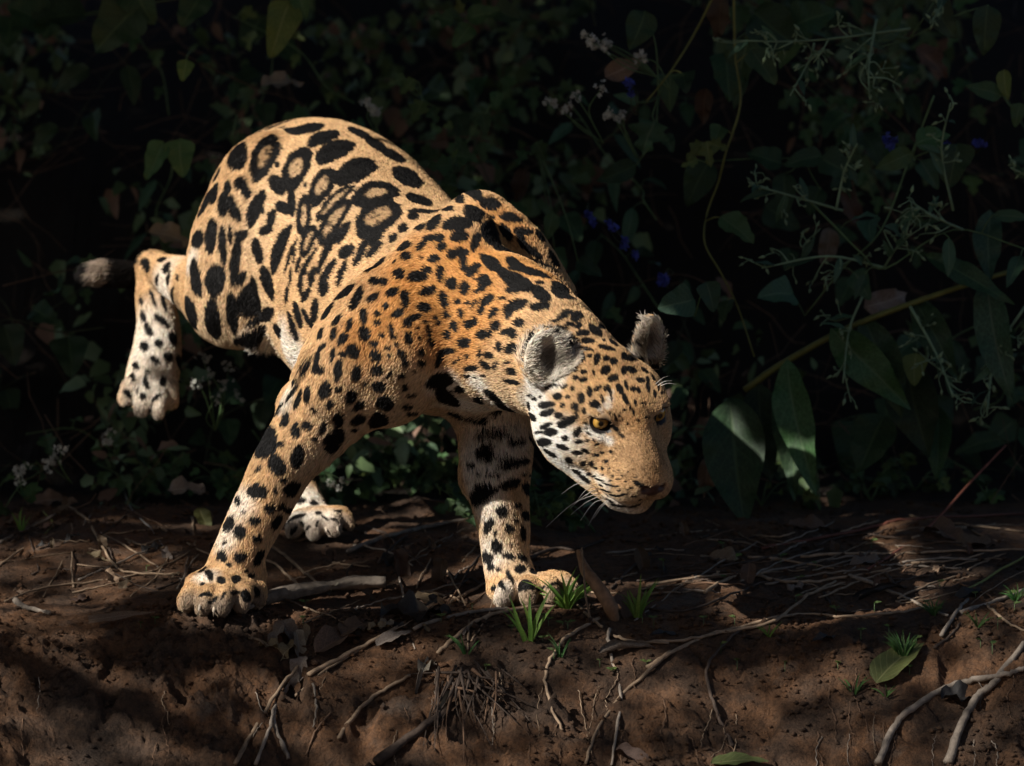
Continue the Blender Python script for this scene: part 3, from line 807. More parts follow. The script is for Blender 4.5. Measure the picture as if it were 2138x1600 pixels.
Z([(398, 1262, 46), (432, 1270, 46), (468, 1270, 48), (506, 1264, 52), (535, 1250, 40)], np.array((0.17, 0.135, 0.105)), 0.8)  # muddy grey toes, with the near paw's shade put into the tone
Z([(1060, 1256, 36), (1100, 1250, 48), (1145, 1240, 46), (1185, 1232, 46)], np.array((0.19, 0.15, 0.115)), 0.75)
Z([(690, 1100, 40), (660, 1105, 40), (720, 1092, 34), (620, 1100, 30)], np.array((0.27, 0.21, 0.165)), 0.75)
# face
Z([(1120, 850, 55), (1125, 900, 60), (1150, 940, 55), (1180, 970, 45), (1120, 810, 36), (1160, 800, 34), (1215, 990, 36), (1130, 870, 60), (1165, 915, 50)], WHITE, 0.95)
Z([(1180, 900, 45), (1200, 930, 45)], WHITE, 0.55)
Z([(1230, 898, 15), (1242, 908, 15), (1258, 914, 15), (1274, 922, 14)], WHITE, 0.85)
Z([(1270, 850, 14), (1275, 835, 12), (1255, 858, 9), (1278, 822, 10)], WHITE, 0.6)
Z([(1285, 1055, 40), (1310, 1070, 40), (1250, 1000, 24), (1265, 1010, 22)], WHITE, 0.7)
Z([(1300, 760, 60), (1260, 800, 50), (1330, 830, 50), (1250, 740, 50), (1330, 880, 36)], np.array((0.53, 0.30, 0.125)), 0.55)
Z([(1340, 930, 42), (1350, 965, 44), (1330, 985, 34), (1310, 950, 30), (1360, 985, 36), (1375, 950, 36)], BROWN, 0.72)
Z([(1120, 720, 40), (1140, 760, 40), (1150, 720, 30), (1380, 670, 26), (1375, 700, 26)], np.array((0.50, 0.45, 0.38)), 0.9)
NOSEZ = [H(10.6, 0, -5.5), H(10.3, 1.2, -5.6), H(10.3, -1.2, -5.6), H(10.4, 0, -6.4)]

def bands(p, n):
    """black rings along the tail and dark backs of the ears: markings bound to the body's own axes"""
    k = np.zeros(len(p))
    a, b = np.array(P(330, 590, 0.92)), np.array(P(188, 572, 0.85))
    t = (p - a) @ (b - a) / ((b - a) @ (b - a))
    d = np.linalg.norm(p - a - np.clip(t, 0, 1.15)[:, None] * (b - a), axis=1)
    m = (d < 0.045) & (t > 0.0)
    w = vnoise(p, 55, 3) * 0.06
    k[m & ((((t + w) > 0.30) & ((t + w) < 0.74)) | ((t + w) > 1.0))] = 1
    for s in (-1, 1):
        e = p - H(-9.8, s * 8.6, 5.0)
        q = np.stack([e @ hf, e @ hl, e @ hu], 1) / HS
        m = (np.linalg.norm(q, axis=1) < 5.6) & (q[:, 2] > -1.0) & ((n @ hf) < -0.05)
        k[m & (q[:, 2] < 3.4)] = 1
    return k

def coat(p, n):
    """(colour, black amount) for skin points p with normals n"""
    c = np.tile(TAN, (len(p), 1))
    v = vnoise(p, 22, 5)[:, None] * 0.12 + vnoise(p, 70, 6)[:, None] * 0.10
    # pale underside
    under = np.clip((-n[:, 2] - 0.15) / 0.6, 0, 1)[:, None] * 0.8
    c = c * (1 - under) + CREAM * under
    for z, col, amt in ZONES:
        w = (zone_w(z, p) * amt)[:, None]
        c = c * (1 - w) + col * w
    for s in (-1, 1):
        e = p - H(-9.8, s * 8.6, 5.0)
        q = np.stack([e @ hf, e @ hl, e @ hu], 1) / HS
        w = np.clip((5.2 - np.linalg.norm(q, axis=1)) / 1.2, 0, 1) * np.clip(((n @ hf) + 0.05) / 0.15, 0, 1) * np.clip((q[:, 2] + 3.4) / 1.0, 0, 1)
        w = (w * 0.9)[:, None]
        dk = np.clip((2.6 - np.linalg.norm(q - np.array((0.6, -0.4 * s, -0.4)), axis=1)) / 1.2, 0, 1)[:, None]
        c = c * (1 - w) + (np.array((0.62, 0.56, 0.47)) * (1 - 0.75 * dk)) * w
    c = c * (1 + v)
    k = np.zeros(len(p)); core = np.zeros(len(p))
    gi = grid_index(p)
    wob = vnoise(p, 75, 9) * 0.65 + vnoise(p, 190, 10) * 0.35
    for (cc, nn, A, B), hole, ra, rb, amp in FRAMES:
        R = max(np.linalg.norm(A), np.linalg.norm(B)) * 1.4
        i = near(gi, p, cc, R)
        if len(i) == 0: continue
        i = i[(n[i] @ nn) > 0.3]
        d = p[i] - cc
        aa, bb, ab = A @ A, B @ B, A @ B
        da, db = d @ A, d @ B
        det = aa * bb - ab * ab + 1e-18
        u = (da * bb - db * ab) / det; w = (db * aa - da * ab) / det
        rho = np.sqrt(u * u + w * w)
        e = 0.0022 / max(min(math.sqrt(aa), math.sqrt(bb)), 0.004)
        edge = np.clip((1.0 + amp * wob[i] - rho) / (0.5 * e) + 0.5, 0, 1)
        if hole is not None:
            fu, fw = 0.84 * hole[0] / ra, 0.84 * hole[1] / rb
            rh = np.sqrt((u / fu) ** 2 + (w / fw) ** 2)
            inner = np.clip((1.0 + 0.25 * wob[i] - rh) / 0.3 + 0.5, 0, 1)
            dots = (vnoise(p[i], 130, 12) > 0.38)
            edge = edge * (1 - inner * np.where(dots, 0.25, 1.0))
            core[i] = np.maximum(core[i], inner)
        k[i] = np.maximum(k[i], edge)
    tl = p - np.array(P(240, 572, 0.87))
    wt = np.clip((0.16 - np.linalg.norm(tl, axis=1)) / 0.05, 0, 1)[:, None]
    c = c * (1 - wt) + np.array((0.42, 0.34, 0.27)) * wt
    k = np.maximum(k, bands(p, n))
    k = np.where((wt[:, 0] > 0.3) & (vnoise(p, 140, 44) > 0.15), np.maximum(k, 0.8), k)
    c = c * (1 - 0.30 * core[:, None])
    # bare dark skin: eyelids, lips, nose
    skin = np.zeros(len(p))
    for s in (-1, 1):
        e = np.linalg.norm(p - H(EYE[0] + 0.5, s * EYE[1], EYE[2]), axis=1) / HS
        skin = np.maximum(skin, np.clip((2.05 - e) / 0.3, 0, 1))
        q0, q1 = H(2.1, s * 3.7, -0.1), H(4.0, s * 3.0, -1.9)
        t = np.clip((p - q0) @ (q1 - q0) / ((q1 - q0) @ (q1 - q0)), 0, 1)
        dl = np.linalg.norm(p - q0 - t[:, None] * (q1 - q0), axis=1) / HS
        skin = np.maximum(skin, np.clip((0.85 - 0.35 * t - dl) / 0.35, 0, 1) * 0.9)
        for q0, q1, r in ((H(3.4, s * 5.2, -9.0), H(7.4, s * 3.3, -9.1), 0.42), (H(7.4, s * 3.3, -9.1), H(9.9, 0, -8.6), 0.34)):
            t = np.clip((p - q0) @ (q1 - q0) / ((q1 - q0) @ (q1 - q0)), 0, 1)
            dl = np.linalg.norm(p - q0 - t[:, None] * (q1 - q0), axis=1) / HS
            skin = np.maximum(skin, np.clip((r - dl) / 0.25, 0, 1))
    nose = np.zeros(len(p))
    for q in NOSEZ:
        nose = np.maximum(nose, np.clip((1.05 - np.linalg.norm(p - q, axis=1) / HS) / 0.25, 0, 1))
    # peppered muzzle
    mz = np.clip((((p - HO) @ hf) / HS - 2.5) / 2.5, 0, 1) * np.clip((0.2 - np.linalg.norm(p - H(-2, 0, -3), axis=1)) / 0.02, 0, 1)
    pep = np.clip((vnoise(p, 420, 41) * 0.7 + vnoise(p, 160, 42) * 0.5) - 0.05, 0, 0.6) * mz
    c = c * (1 - 0.85 * pep[:, None])
    blk = BLACK + (np.array((0.020, 0.018, 0.017)) - BLACK) * (wt[:, :1])
    c = np.where(k[:, None] > 0, c * (1 - k[:, None]) + blk * k[:, None], c)
    c = c * (1 - skin[:, None]) + np.array((0.016, 0.014, 0.015)) * skin[:, None]
    c = c * (1 - nose[:, None]) + np.array((0.075, 0.040, 0.034)) * nose[:, None]
    return np.clip(c, 0.003, 0.9), np.maximum(skin, nose)

# ---- body mesh
jaguar = empty('jaguar', P(760, 1270, 0.1))
tag(jaguar, 'spotted golden jaguar stalking with lowered head along the mud bank', 'jaguar')
me = mesh_from('body', BV, BQ)
vc, vskin = coat(BV, BN)
at = me.attributes.new('coat', 'FLOAT_COLOR', 'POINT')
at.data.foreach_set('color', np.concatenate([vc, np.ones((len(vc), 1))], 1).astype(np.float32).ravel())
at = me.attributes.new('bare', 'FLOAT', 'POINT')
at.data.foreach_set('value', vskin.astype(np.float32))
m_skin, nt, b = mat_new('jaguar_skin')
an = nt.nodes.new('ShaderNodeAttribute'); an.attribute_name = 'coat'
nt.links.new(an.outputs['Color'], b.inputs['Base Color'])
ab = nt.nodes.new('ShaderNodeAttribute'); ab.attribute_name = 'bare'
rr = nt.nodes.new('ShaderNodeMapRange'); rr.inputs['To Min'].default_value = 0.85; rr.inputs['To Max'].default_value = 0.42
nt.links.new(ab.outputs['Fac'], rr.inputs['Value']); nt.links.new(rr.outputs['Result'], b.inputs['Roughness'])
b.inputs['Specular IOR Level'].default_value = 0.35
tcn = nt.nodes.new('ShaderNodeTexCoord')
sn = nt.nodes.new('ShaderNodeTexNoise'); sn.inputs['Scale'].default_value = 700; sn.inputs['Detail'].default_value = 3
bp = nt.nodes.new('ShaderNodeBump'); bp.inputs['Strength'].default_value = 0.5; bp.inputs['Distance'].default_value = 0.001
nt.links.new(tcn.outputs['Object'], sn.inputs['Vector']); nt.links.new(sn.outputs['Fac'], bp.inputs['Height']); nt.links.new(bp.outputs['Normal'], b.inputs['Normal'])
body = link('body', me, m_skin, jaguar)
print('T body', time.time() - _t)

# ---- fur
NF = 560000
tri = np.concatenate([BQ[:, [0, 1, 2]], BQ[:, [0, 2, 3]]])
ta, tb, tc_ = BV[tri[:, 0]], BV[tri[:, 1]], BV[tri[:, 2]]
area = np.linalg.norm(np.cross(tb - ta, tc_ - ta), axis=1) / 2
tcen = (ta + tb + tc_) / 3
headd = np.linalg.norm(tcen - H(-1, 0, -3), axis=1)
dens = np.where(headd < 0.17, 2.6, 1.0)
_v = tcen - np.array(CAMP); _v /= np.linalg.norm(_v, axis=1)[:, None]
tn = np.cross(tb - ta, tc_ - ta); tn /= (np.linalg.norm(tn, axis=1)[:, None] + 1e-12)
dens = dens * np.where((tn * _v).sum(1) > 0.35, 0.35, 1.0)
w = area * dens
pick = RNG.choice(len(tri), NF, p=w / w.sum())
r1, r2 = np.sqrt(RNG.random(NF)), RNG.random(NF)
u_, v_, w_ = 1 - r1, r1 * (1 - r2), r1 * r2
FP = ta[pick] * u_[:, None] + tb[pick] * v_[:, None] + tc_[pick] * w_[:, None]
FN = BN[tri[pick, 0]] * u_[:, None] + BN[tri[pick, 1]] * v_[:, None] + BN[tri[pick, 2]] * w_[:, None]
FN /= np.linalg.norm(FN, axis=1)[:, None]
fc, fskin = coat(FP, FN)
keep = fskin < 0.4
keep &= ~((np.linalg.norm(FP - H(EYE[0] + 0.5, -EYE[1], EYE[2]), axis=1) < 1.75 * HS) | (np.linalg.norm(FP - H(EYE[0] + 0.5, EYE[1], EYE[2]), axis=1) < 1.75 * HS))
FP, FN, fc = FP[keep], FN[keep], fc[keep]
n = len(FP)
# lie of the coat
acc = np.zeros((n, 3)); ws = np.zeros(n)
for a, b_, ra, rb in FLOW:
    ab_ = b_ - a
    t = np.clip((FP - a) @ ab_ / (ab_ @ ab_), 0, 1)
    d = np.linalg.norm(FP - a - t[:, None] * ab_, axis=1) - (ra + (rb - ra) * t)
    wg = np.exp(-np.abs(d) / 0.012)
    acc += wg[:, None] * (ab_ / np.linalg.norm(ab_)); ws += wg
hd = FP - H(-2, 0, -3)
hw = np.clip((0.185 - np.linalg.norm(hd, axis=1)) / 0.04, 0, 1)
rel = np.stack([(FP - HO) @ hf, (FP - HO) @ hl, (FP - HO) @ hu], 1) / HS
back = -hf[None] + 0.10 * np.clip(rel[:, 1:2], -6, 6) * hl[None] + 0.10 * np.clip(rel[:, 2:3] + 2.0, -6, 6) * hu[None]
acc = acc / (np.linalg.norm(acc, axis=1)[:, None] + 1e-9)
acc = acc * (1 - hw[:, None]) + back * hw[:, None]
acc[:, 2] -= 0.18 * (1 - hw)
earw = np.zeros(n)
for s in (-1, 1):
    e = FP - H(-9.8, s * 8.6, 5.0)
    w = np.clip((5.0 - np.linalg.norm(e, axis=1) / HS) / 1.0, 0, 1) * np.clip((FN @ hf) / 0.2, 0, 1)
    acc = acc * (1 - w[:, None]) + (hu * 0.8 - hl * s * 0.7 + hf * 0.3)[None] * w[:, None]
    earw = np.maximum(earw, w)
tan = acc - FN * (acc * FN).sum(1)[:, None]
tan /= (np.linalg.norm(tan, axis=1)[:, None] + 1e-9)
jit = RNG.normal(size=(n, 3)); jit -= FN * (jit * FN).sum(1)[:, None]
clump = np.stack([vnoise(FP, 60, 31), vnoise(FP, 60, 32), vnoise(FP, 60, 33)], 1)
tan = tan + 0.10 * jit + 0.12 * clump
tan /= np.linalg.norm(tan, axis=1)[:, None]
# length
ln = np.full(n, 0.0078)
ln = ln * (1 - hw) + 0.0062 * hw
muz = np.clip((rel[:, 0] - 2.0) / 3.0, 0, 1) * hw
ln = ln * (1 - muz) + 0.0038 * muz
LONG = [(610, 735, 60, 0.038), (560, 712, 55, 0.028), (640, 745, 40, 0.034), (800, 900, 80, 0.022), (900, 880, 80, 0.022), (700, 945, 60, 0.020), (600, 830, 35, 0.022), (1000, 870, 70, 0.024), (1060, 890, 60, 0.022),
        (1020, 960, 70, 0.016), (985, 1010, 50, 0.020), (1120, 790, 30, 0.016), (1150, 770, 26, 0.017), (1110, 880, 36, 0.014), (1150, 795, 36, 0.016), (1140, 930, 34, 0.012), (1375, 690, 26, 0.018), (240, 575, 60, 0.022), (190, 572, 50, 0.022), (285, 580, 30, 0.024),
        (1130, 740, 34, 0.018), (1160, 760, 26, 0.018), (1300, 1070, 24, 0.009), (470, 1270, 60, 0.010), (640, 1060, 60, 0.014)]
for x, y, r, L in LONG:
    z = zone(x, y, r, 0.7)
    if z:
        wz = zone_w(z, FP)
        ln = ln * (1 - wz) + L * wz
ln = ln * (1 - earw) + 0.019 * earw
toe = np.zeros(n)
for q, r in ((P(462, 1255, -0.2), 0.085), (P(1110, 1238, -0.07), 0.09), (P(665, 1095, 0.4), 0.08)):
    toe = np.maximum(toe, np.clip((r - np.linalg.norm(FP - np.array(q), axis=1)) / 0.03, 0, 1))
ln = ln * (1 - toe) + 0.0052 * toe
ln *= RNG.uniform(0.65, 1.15, n)
lift = RNG.uniform(0.10, 0.26, n) + 0.10 * hw
p0 = FP - FN * 0.0008
p1 = FP + (tan * 0.36 + FN * lift[:, None] * 0.50) * ln[:, None]
p2 = FP + (tan * 0.70 + FN * lift[:, None] * 0.82) * ln[:, None] + jit * 0.03 * ln[:, None]
p3 = FP + (tan * 1.00 + FN * lift[:, None] * 0.95) * ln[:, None] + jit * 0.09 * ln[:, None]
p3[:, 2] -= 0.06 * ln
pts = np.stack([p0, p1, p2, p3], 1).astype(np.float32)
hc = bpy.data.hair_curves.new('fur')
hc.add_curves([4] * n)
hc.attributes['position'].data.foreach_set('vector', pts.ravel())
ra_ = hc.attributes.get('radius') or hc.attributes.new('radius', 'FLOAT', 'POINT')
rad = np.where(hw > 0.5, 0.00030, 0.00042) * RNG.uniform(0.8, 1.2, n)
ra_.data.foreach_set('value', (rad[:, None] * np.array([1.0, 0.95, 0.7, 0.18])).astype(np.float32).ravel())
fcol = fc * np.exp(RNG.normal(0, 0.22, n))[:, None] * np.where(RNG.random(n) < 0.07, 0.35, 1.0)[:, None] * (1 + RNG.normal(0, 0.04, (n, 3)))
ca = hc.attributes.new('coat', 'FLOAT_COLOR', 'CURVE')
ca.data.foreach_set('color', np.concatenate([np.clip(fcol, 0.003, 0.85), np.ones((n, 1))], 1).astype(np.float32).ravel())
m_fur, nt, b = mat_new('jaguar_fur')
an = nt.nodes.new('ShaderNodeAttribute'); an.attribute_name = 'coat'
nt.links.new(an.outputs['Color'], b.inputs['Base Color'])
b.inputs['Roughness'].default_value = 0.55
b.inputs['Specular IOR Level'].default_value = 0.12
hc.materials.append(m_fur)
fur = link('fur', hc, None, jaguar)
print('T fur', time.time() - _t, n)

# ---- eyes
def uv_ball(c, axes, r, nu=24, nv=16, bulge=None):
    V, F = [], []
    for i in range(nv + 1):
        th = math.pi * i / nv
        for j in range(nu):
            ph = 2 * math.pi * j / nu
            d = axes[0] * math.cos(th) + (axes[1] * math.cos(ph) + axes[2] * math.sin(ph)) * math.sin(th)
            V.append(c + d * r)
    for i in range(nv):
        for j in range(nu):
            F.append((i * nu + j, (i + 1) * nu + j, (i + 1) * nu + (j + 1) % nu, i * nu + (j + 1) % nu))
    return np.array(V), np.array(F)
m_eye, nt, b = mat_new('jaguar_eye')
ea = nt.nodes.new('ShaderNodeAttribute'); ea.attribute_name = 'off'
cr = nt.nodes.new('ShaderNodeValToRGB')
el = cr.color_ramp.elements
el[0].position = 0.0; el[0].color = (0.003, 0.003, 0.003, 1)
el[1].position = 1.0; el[1].color = (0.01, 0.008, 0.006, 1)
for pos, c_ in ((0.115, (0.003, 0.003, 0.003, 1)), (0.135, (0.22, 0.12, 0.02, 1)), (0.25, (0.62, 0.36, 0.075, 1)), (0.40, (0.46, 0.24, 0.04, 1)), (0.46, (0.02, 0.012, 0.006, 1))):
    e_ = el.new(pos); e_.color = c_
nt.links.new(ea.outputs['Fac'], cr.inputs['Fac'])
nz = nt.nodes.new('ShaderNodeTexNoise'); nz.inputs['Scale'].default_value = 500
mx = nt.nodes.new('ShaderNodeMix'); mx.data_type = 'RGBA'; mx.blend_type = 'MULTIPLY'; mx.inputs['Factor'].default_value = 0.35
nt.links.new(cr.outputs['Color'], mx.inputs['A']); nt.links.new(nz.outputs['Color'], mx.inputs['B'])
nt.links.new(mx.outputs['Result'], b.inputs['Base Color'])
b.inputs['Roughness'].default_value = 0.06
b.inputs['Coat Weight'].default_value = 0.8
b.inputs['Coat Roughness'].default_value = 0.02
for s in (-1, 1):
    g = hf * 0.88 + hl * (-0.40 if s < 0 else 0.02) + hu * 0.05 + np.array((0.0, -0.25, 0.0))
    g /= np.linalg.norm(g)
    x_ = np.cross(g, hu); x_ /= np.linalg.norm(x_); y_ = np.cross(x_, g)
    V, F = uv_ball(H(EYE[0] + (0.25 if s > 0 else 0), s * EYE[1], EYE[2]), (g, x_, y_), EYE[3] * HS, 32, 40)
    me_ = mesh_from('eye', V, F)
    off = np.repeat(np.arange(41) / 40.0 * math.pi / 2.2, 32)
    at = me_.attributes.new('off', 'FLOAT', 'POINT'); at.data.foreach_set('value', off.astype(np.float32))
    e = link('eye', me_, m_eye, jaguar)

# ---- whiskers and claws
m_whisk = simple_mat('whisker', (0.80, 0.76, 0.70), 0.4, 0.05)
for i, (x, y, ex, ey) in enumerate(((1240, 1014, 1172, 1032), (1243, 1016, 1202, 1050), (1246, 1022, 1190, 1062), (1250, 1030, 1140, 1101), (1248, 1026, 1218, 1044), (1252, 1036, 1192, 1075),
                                    (1264, 1042, 1212, 1087), (1270, 1044, 1228, 1098), (1272, 1046, 1240, 1082))):
    a = hit(x, y)[0]
    if a is None: a = P(x, y, -0.36)
    c = P(ex, ey, a.y - 0.06)
    mid = a.lerp(c, 0.5) + Vector((0, -0.008, 0.010 - 0.003 * (i % 3)))
    V, F = tube_arrays(spline([a, mid, c], 5), [0.0006 * (1 - 0.8 * t / 10) for t in range(11)], 5)
    link('whisker', mesh_from('whisker', V, F), m_whisk, jaguar)
for i, (x, y, ex, ey) in enumerate(((1368, 803, 1398, 785), (1372, 806, 1404, 795), (1378, 806, 1412, 803))):
    a = (hit(x, y)[0] or P(x, y, -0.4))
    c = P(ex, ey, a.y - 0.03)
    V, F = tube_arrays(spline([a, a.lerp(c, 0.5) + Vector((0, 0, 0.003)), c], 5), [0.0005 * (1 - 0.8 * t / 10) for t in range(11)], 5)
    link('whisker', mesh_from('whisker', V, F), m_whisk, jaguar)
m_claw = simple_mat('claw', (0.55, 0.46, 0.36), 0.3, 0.2, 200)
for (x, y, ex, ey) in ((418, 1262, 414, 1286), (680, 1101, 684, 1116), (704, 1098, 708, 1117), (447, 1268, 446, 1288)):
    a = hit(x, y)[0]
    if a is None: continue
    c = P(ex, ey, a.y - 0.004)
    mid = a.lerp(c, 0.5) + Vector((0, -0.008, 0))
    V, F = tube_arrays(spline([a + Vector((0, 0.006, 0)), mid, c], 4), [0.0032 * (1 - 0.9 * t / 8) for t in range(9)], 6)
    link('claw', mesh_from('claw', V, F), m_claw, jaguar)
# ================================================================== leaves and stems
def leaf_mat(name, col, vein, rough=0.5, trans=0.25, vary=0.35, blotch=None):
    m, nt, b = mat_new(name)
    N, Lk = nt.nodes, nt.links
    au = N.new('ShaderNodeAttribute'); au.attribute_name = 'lu'
    av = N.new('ShaderNodeAttribute'); av.attribute_name = 'lv'
    ab = N.new('ShaderNodeMath'); ab.operation = 'ABSOLUTE'; Lk.new(av.outputs['Fac'], ab.inputs[0])
    mid = N.new('ShaderNodeMapRange'); mid.inputs['From Min'].default_value = 0.03; mid.inputs['From Max'].default_value = 0.085; mid.inputs['To Min'].default_value = 1; mid.inputs['To Max'].default_value = 0
    Lk.new(ab.outputs[0], mid.inputs['Value'])
    s1 = N.new('ShaderNodeMath'); s1.operation = 'MULTIPLY'; s1.inputs[1].default_value = 8.0; Lk.new(au.outputs['Fac'], s1.inputs[0])
    s2 = N.new('ShaderNodeMath'); s2.operation = 'MULTIPLY'; s2.inputs[1].default_value = 2.2; Lk.new(ab.outputs[0], s2.inputs[0])
    s3 = N.new('ShaderNodeMath'); s3.operation = 'SUBTRACT'; Lk.new(s1.outputs[0], s3.inputs[0]); Lk.new(s2.outputs[0], s3.inputs[1])
    s4 = N.new('ShaderNodeMath'); s4.operation = 'FRACT'; Lk.new(s3.outputs[0], s4.inputs[0])
    side = N.new('ShaderNodeMapRange'); side.inputs['From Min'].default_value = 0.04; side.inputs['From Max'].default_value = 0.13; side.inputs['To Min'].default_value = 0.55; side.inputs['To Max'].default_value = 0
    Lk.new(s4.outputs[0], side.inputs['Value'])
    mxm = N.new('ShaderNodeMath'); mxm.operation = 'MAXIMUM'; Lk.new(mid.outputs[0], mxm.inputs[0]); Lk.new(side.outputs[0], mxm.inputs[1])
    tc = N.new('ShaderNodeTexCoord')
    nz = N.new('ShaderNodeTexNoise'); nz.inputs['Scale'].default_value = 45; nz.inputs['Detail'].default_value = 4
    Lk.new(tc.outputs['Object'], nz.inputs['Vector'])
    mix0 = N.new('ShaderNodeMix'); mix0.data_type = 'RGBA'
    c = Vector(col)
    mix0.inputs['A'].default_value = (*(c * 0.72), 1)
    mix0.inputs['B'].default_value = (*(Vector(blotch) if blotch else c * 1.25), 1)
    r0 = N.new('ShaderNodeMapRange'); r0.inputs['From Min'].default_value = 0.38; r0.inputs['From Max'].default_value = 0.68
    Lk.new(nz.outputs['Fac'], r0.inputs['Value']); Lk.new(r0.outputs[0], mix0.inputs['Factor'])
    mix = N.new('ShaderNodeMix'); mix.data_type = 'RGBA'
    Lk.new(mxm.outputs[0], mix.inputs['Factor']); Lk.new(mix0.outputs['Result'], mix.inputs['A']); mix.inputs['B'].default_value = (*vein, 1)
    oi = N.new('ShaderNodeObjectInfo')
    hs = N.new('ShaderNodeHueSaturation')
    mr = N.new('ShaderNodeMapRange'); mr.inputs['To Min'].default_value = 1 - vary; mr.inputs['To Max'].default_value = 1 + vary
    Lk.new(oi.outputs['Random'], mr.inputs['Value']); Lk.new(mr.outputs[0], hs.inputs['Value'])
    mh = N.new('ShaderNodeMapRange'); mh.inputs['To Min'].default_value = 0.475; mh.inputs['To Max'].default_value = 0.52
    mf = N.new('ShaderNodeMath'); mf.operation = 'FRACT'; mm_ = N.new('ShaderNodeMath'); mm_.operation = 'MULTIPLY'; mm_.inputs[1].default_value = 7.31
    Lk.new(oi.outputs['Random'], mm_.inputs[0]); Lk.new(mm_.outputs[0], mf.inputs[0]); Lk.new(mf.outputs[0], mh.inputs['Value']); Lk.new(mh.outputs[0], hs.inputs['Hue'])
    Lk.new(mix.outputs['Result'], hs.inputs['Color'])
    Lk.new(hs.outputs['Color'], b.inputs['Base Color'])
    b.inputs['Roughness'].default_value = rough
    b.inputs['Specular IOR Level'].default_value = 0.4
    bz = N.new('ShaderNodeTexNoise'); bz.inputs['Scale'].default_value = 160; bz.inputs['Detail'].default_value = 3
    Lk.new(tc.outputs['Object'], bz.inputs['Vector'])
    ad = N.new('ShaderNodeMath'); ad.operation = 'SUBTRACT'; Lk.new(bz.outputs['Fac'], ad.inputs[0]); Lk.new(mxm.outputs[0], ad.inputs[1])
    bp = N.new('ShaderNodeBump'); bp.inputs['Strength'].default_value = 0.35; bp.inputs['Distance'].default_value = 0.002
    Lk.new(ad.outputs[0], bp.inputs['Height']); Lk.new(bp.outputs['Normal'], b.inputs['Normal'])
    tr = N.new('ShaderNodeBsdfTranslucent'); Lk.new(hs.outputs['Color'], tr.inputs['Color'])
    ms = N.new('ShaderNodeMixShader'); ms.inputs[0].default_value = trans
    out = [n_ for n_ in N if n_.type == 'OUTPUT_MATERIAL'][0]
    Lk.new(b.outputs[0], ms.inputs[1]); Lk.new(tr.outputs[0], ms.inputs[2]); Lk.new(ms.outputs[0], out.inputs['Surface'])
    return m
ML = {
 'dark': leaf_mat('leaf_dark_green', (0.035, 0.075, 0.032), (0.07, 0.12, 0.05)),
 'mid': leaf_mat('leaf_mid_green', (0.058, 0.120, 0.042), (0.10, 0.16, 0.07)),
 'blue': leaf_mat('leaf_blue_green', (0.060, 0.130, 0.075), (0.12, 0.19, 0.11)),
 'pale': leaf_mat('leaf_yellow_green', (0.105, 0.160, 0.040), (0.17, 0.22, 0.08)),
 'grass': leaf_mat('grass_blade', (0.17, 0.30, 0.05), (0.15, 0.27, 0.06), 0.45, 0.35, 0.25),
 'grassd': leaf_mat('grass_blade_dark', (0.055, 0.140, 0.030), (0.09, 0.18, 0.05), 0.45, 0.3, 0.25),
 'fallen': leaf_mat('fallen_green_leaf', (0.155, 0.185, 0.062), (0.22, 0.22, 0.09), 0.55, 0.15, 0.1, (0.10, 0.10, 0.03)),
 'dry': leaf_mat('dry_tan_leaf', (0.34, 0.25, 0.16), (0.33, 0.25, 0.17), 0.75, 0.12, 0.3, (0.17, 0.10, 0.055)),
 'brown': leaf_mat('dry_brown_leaf', (0.100, 0.066, 0.042), (0.15, 0.10, 0.065), 0.7, 0.1, 0.3),
 'black': leaf_mat('rotten_black_leaf', (0.024, 0.021, 0.020), (0.04, 0.035, 0.03), 0.55, 0.0, 0.3),
 'grey': leaf_mat('dry_grey_leaf', (0.31, 0.265, 0.215), (0.26, 0.23, 0.19), 0.8, 0.05, 0.25, (0.12, 0.095, 0.07)),
}
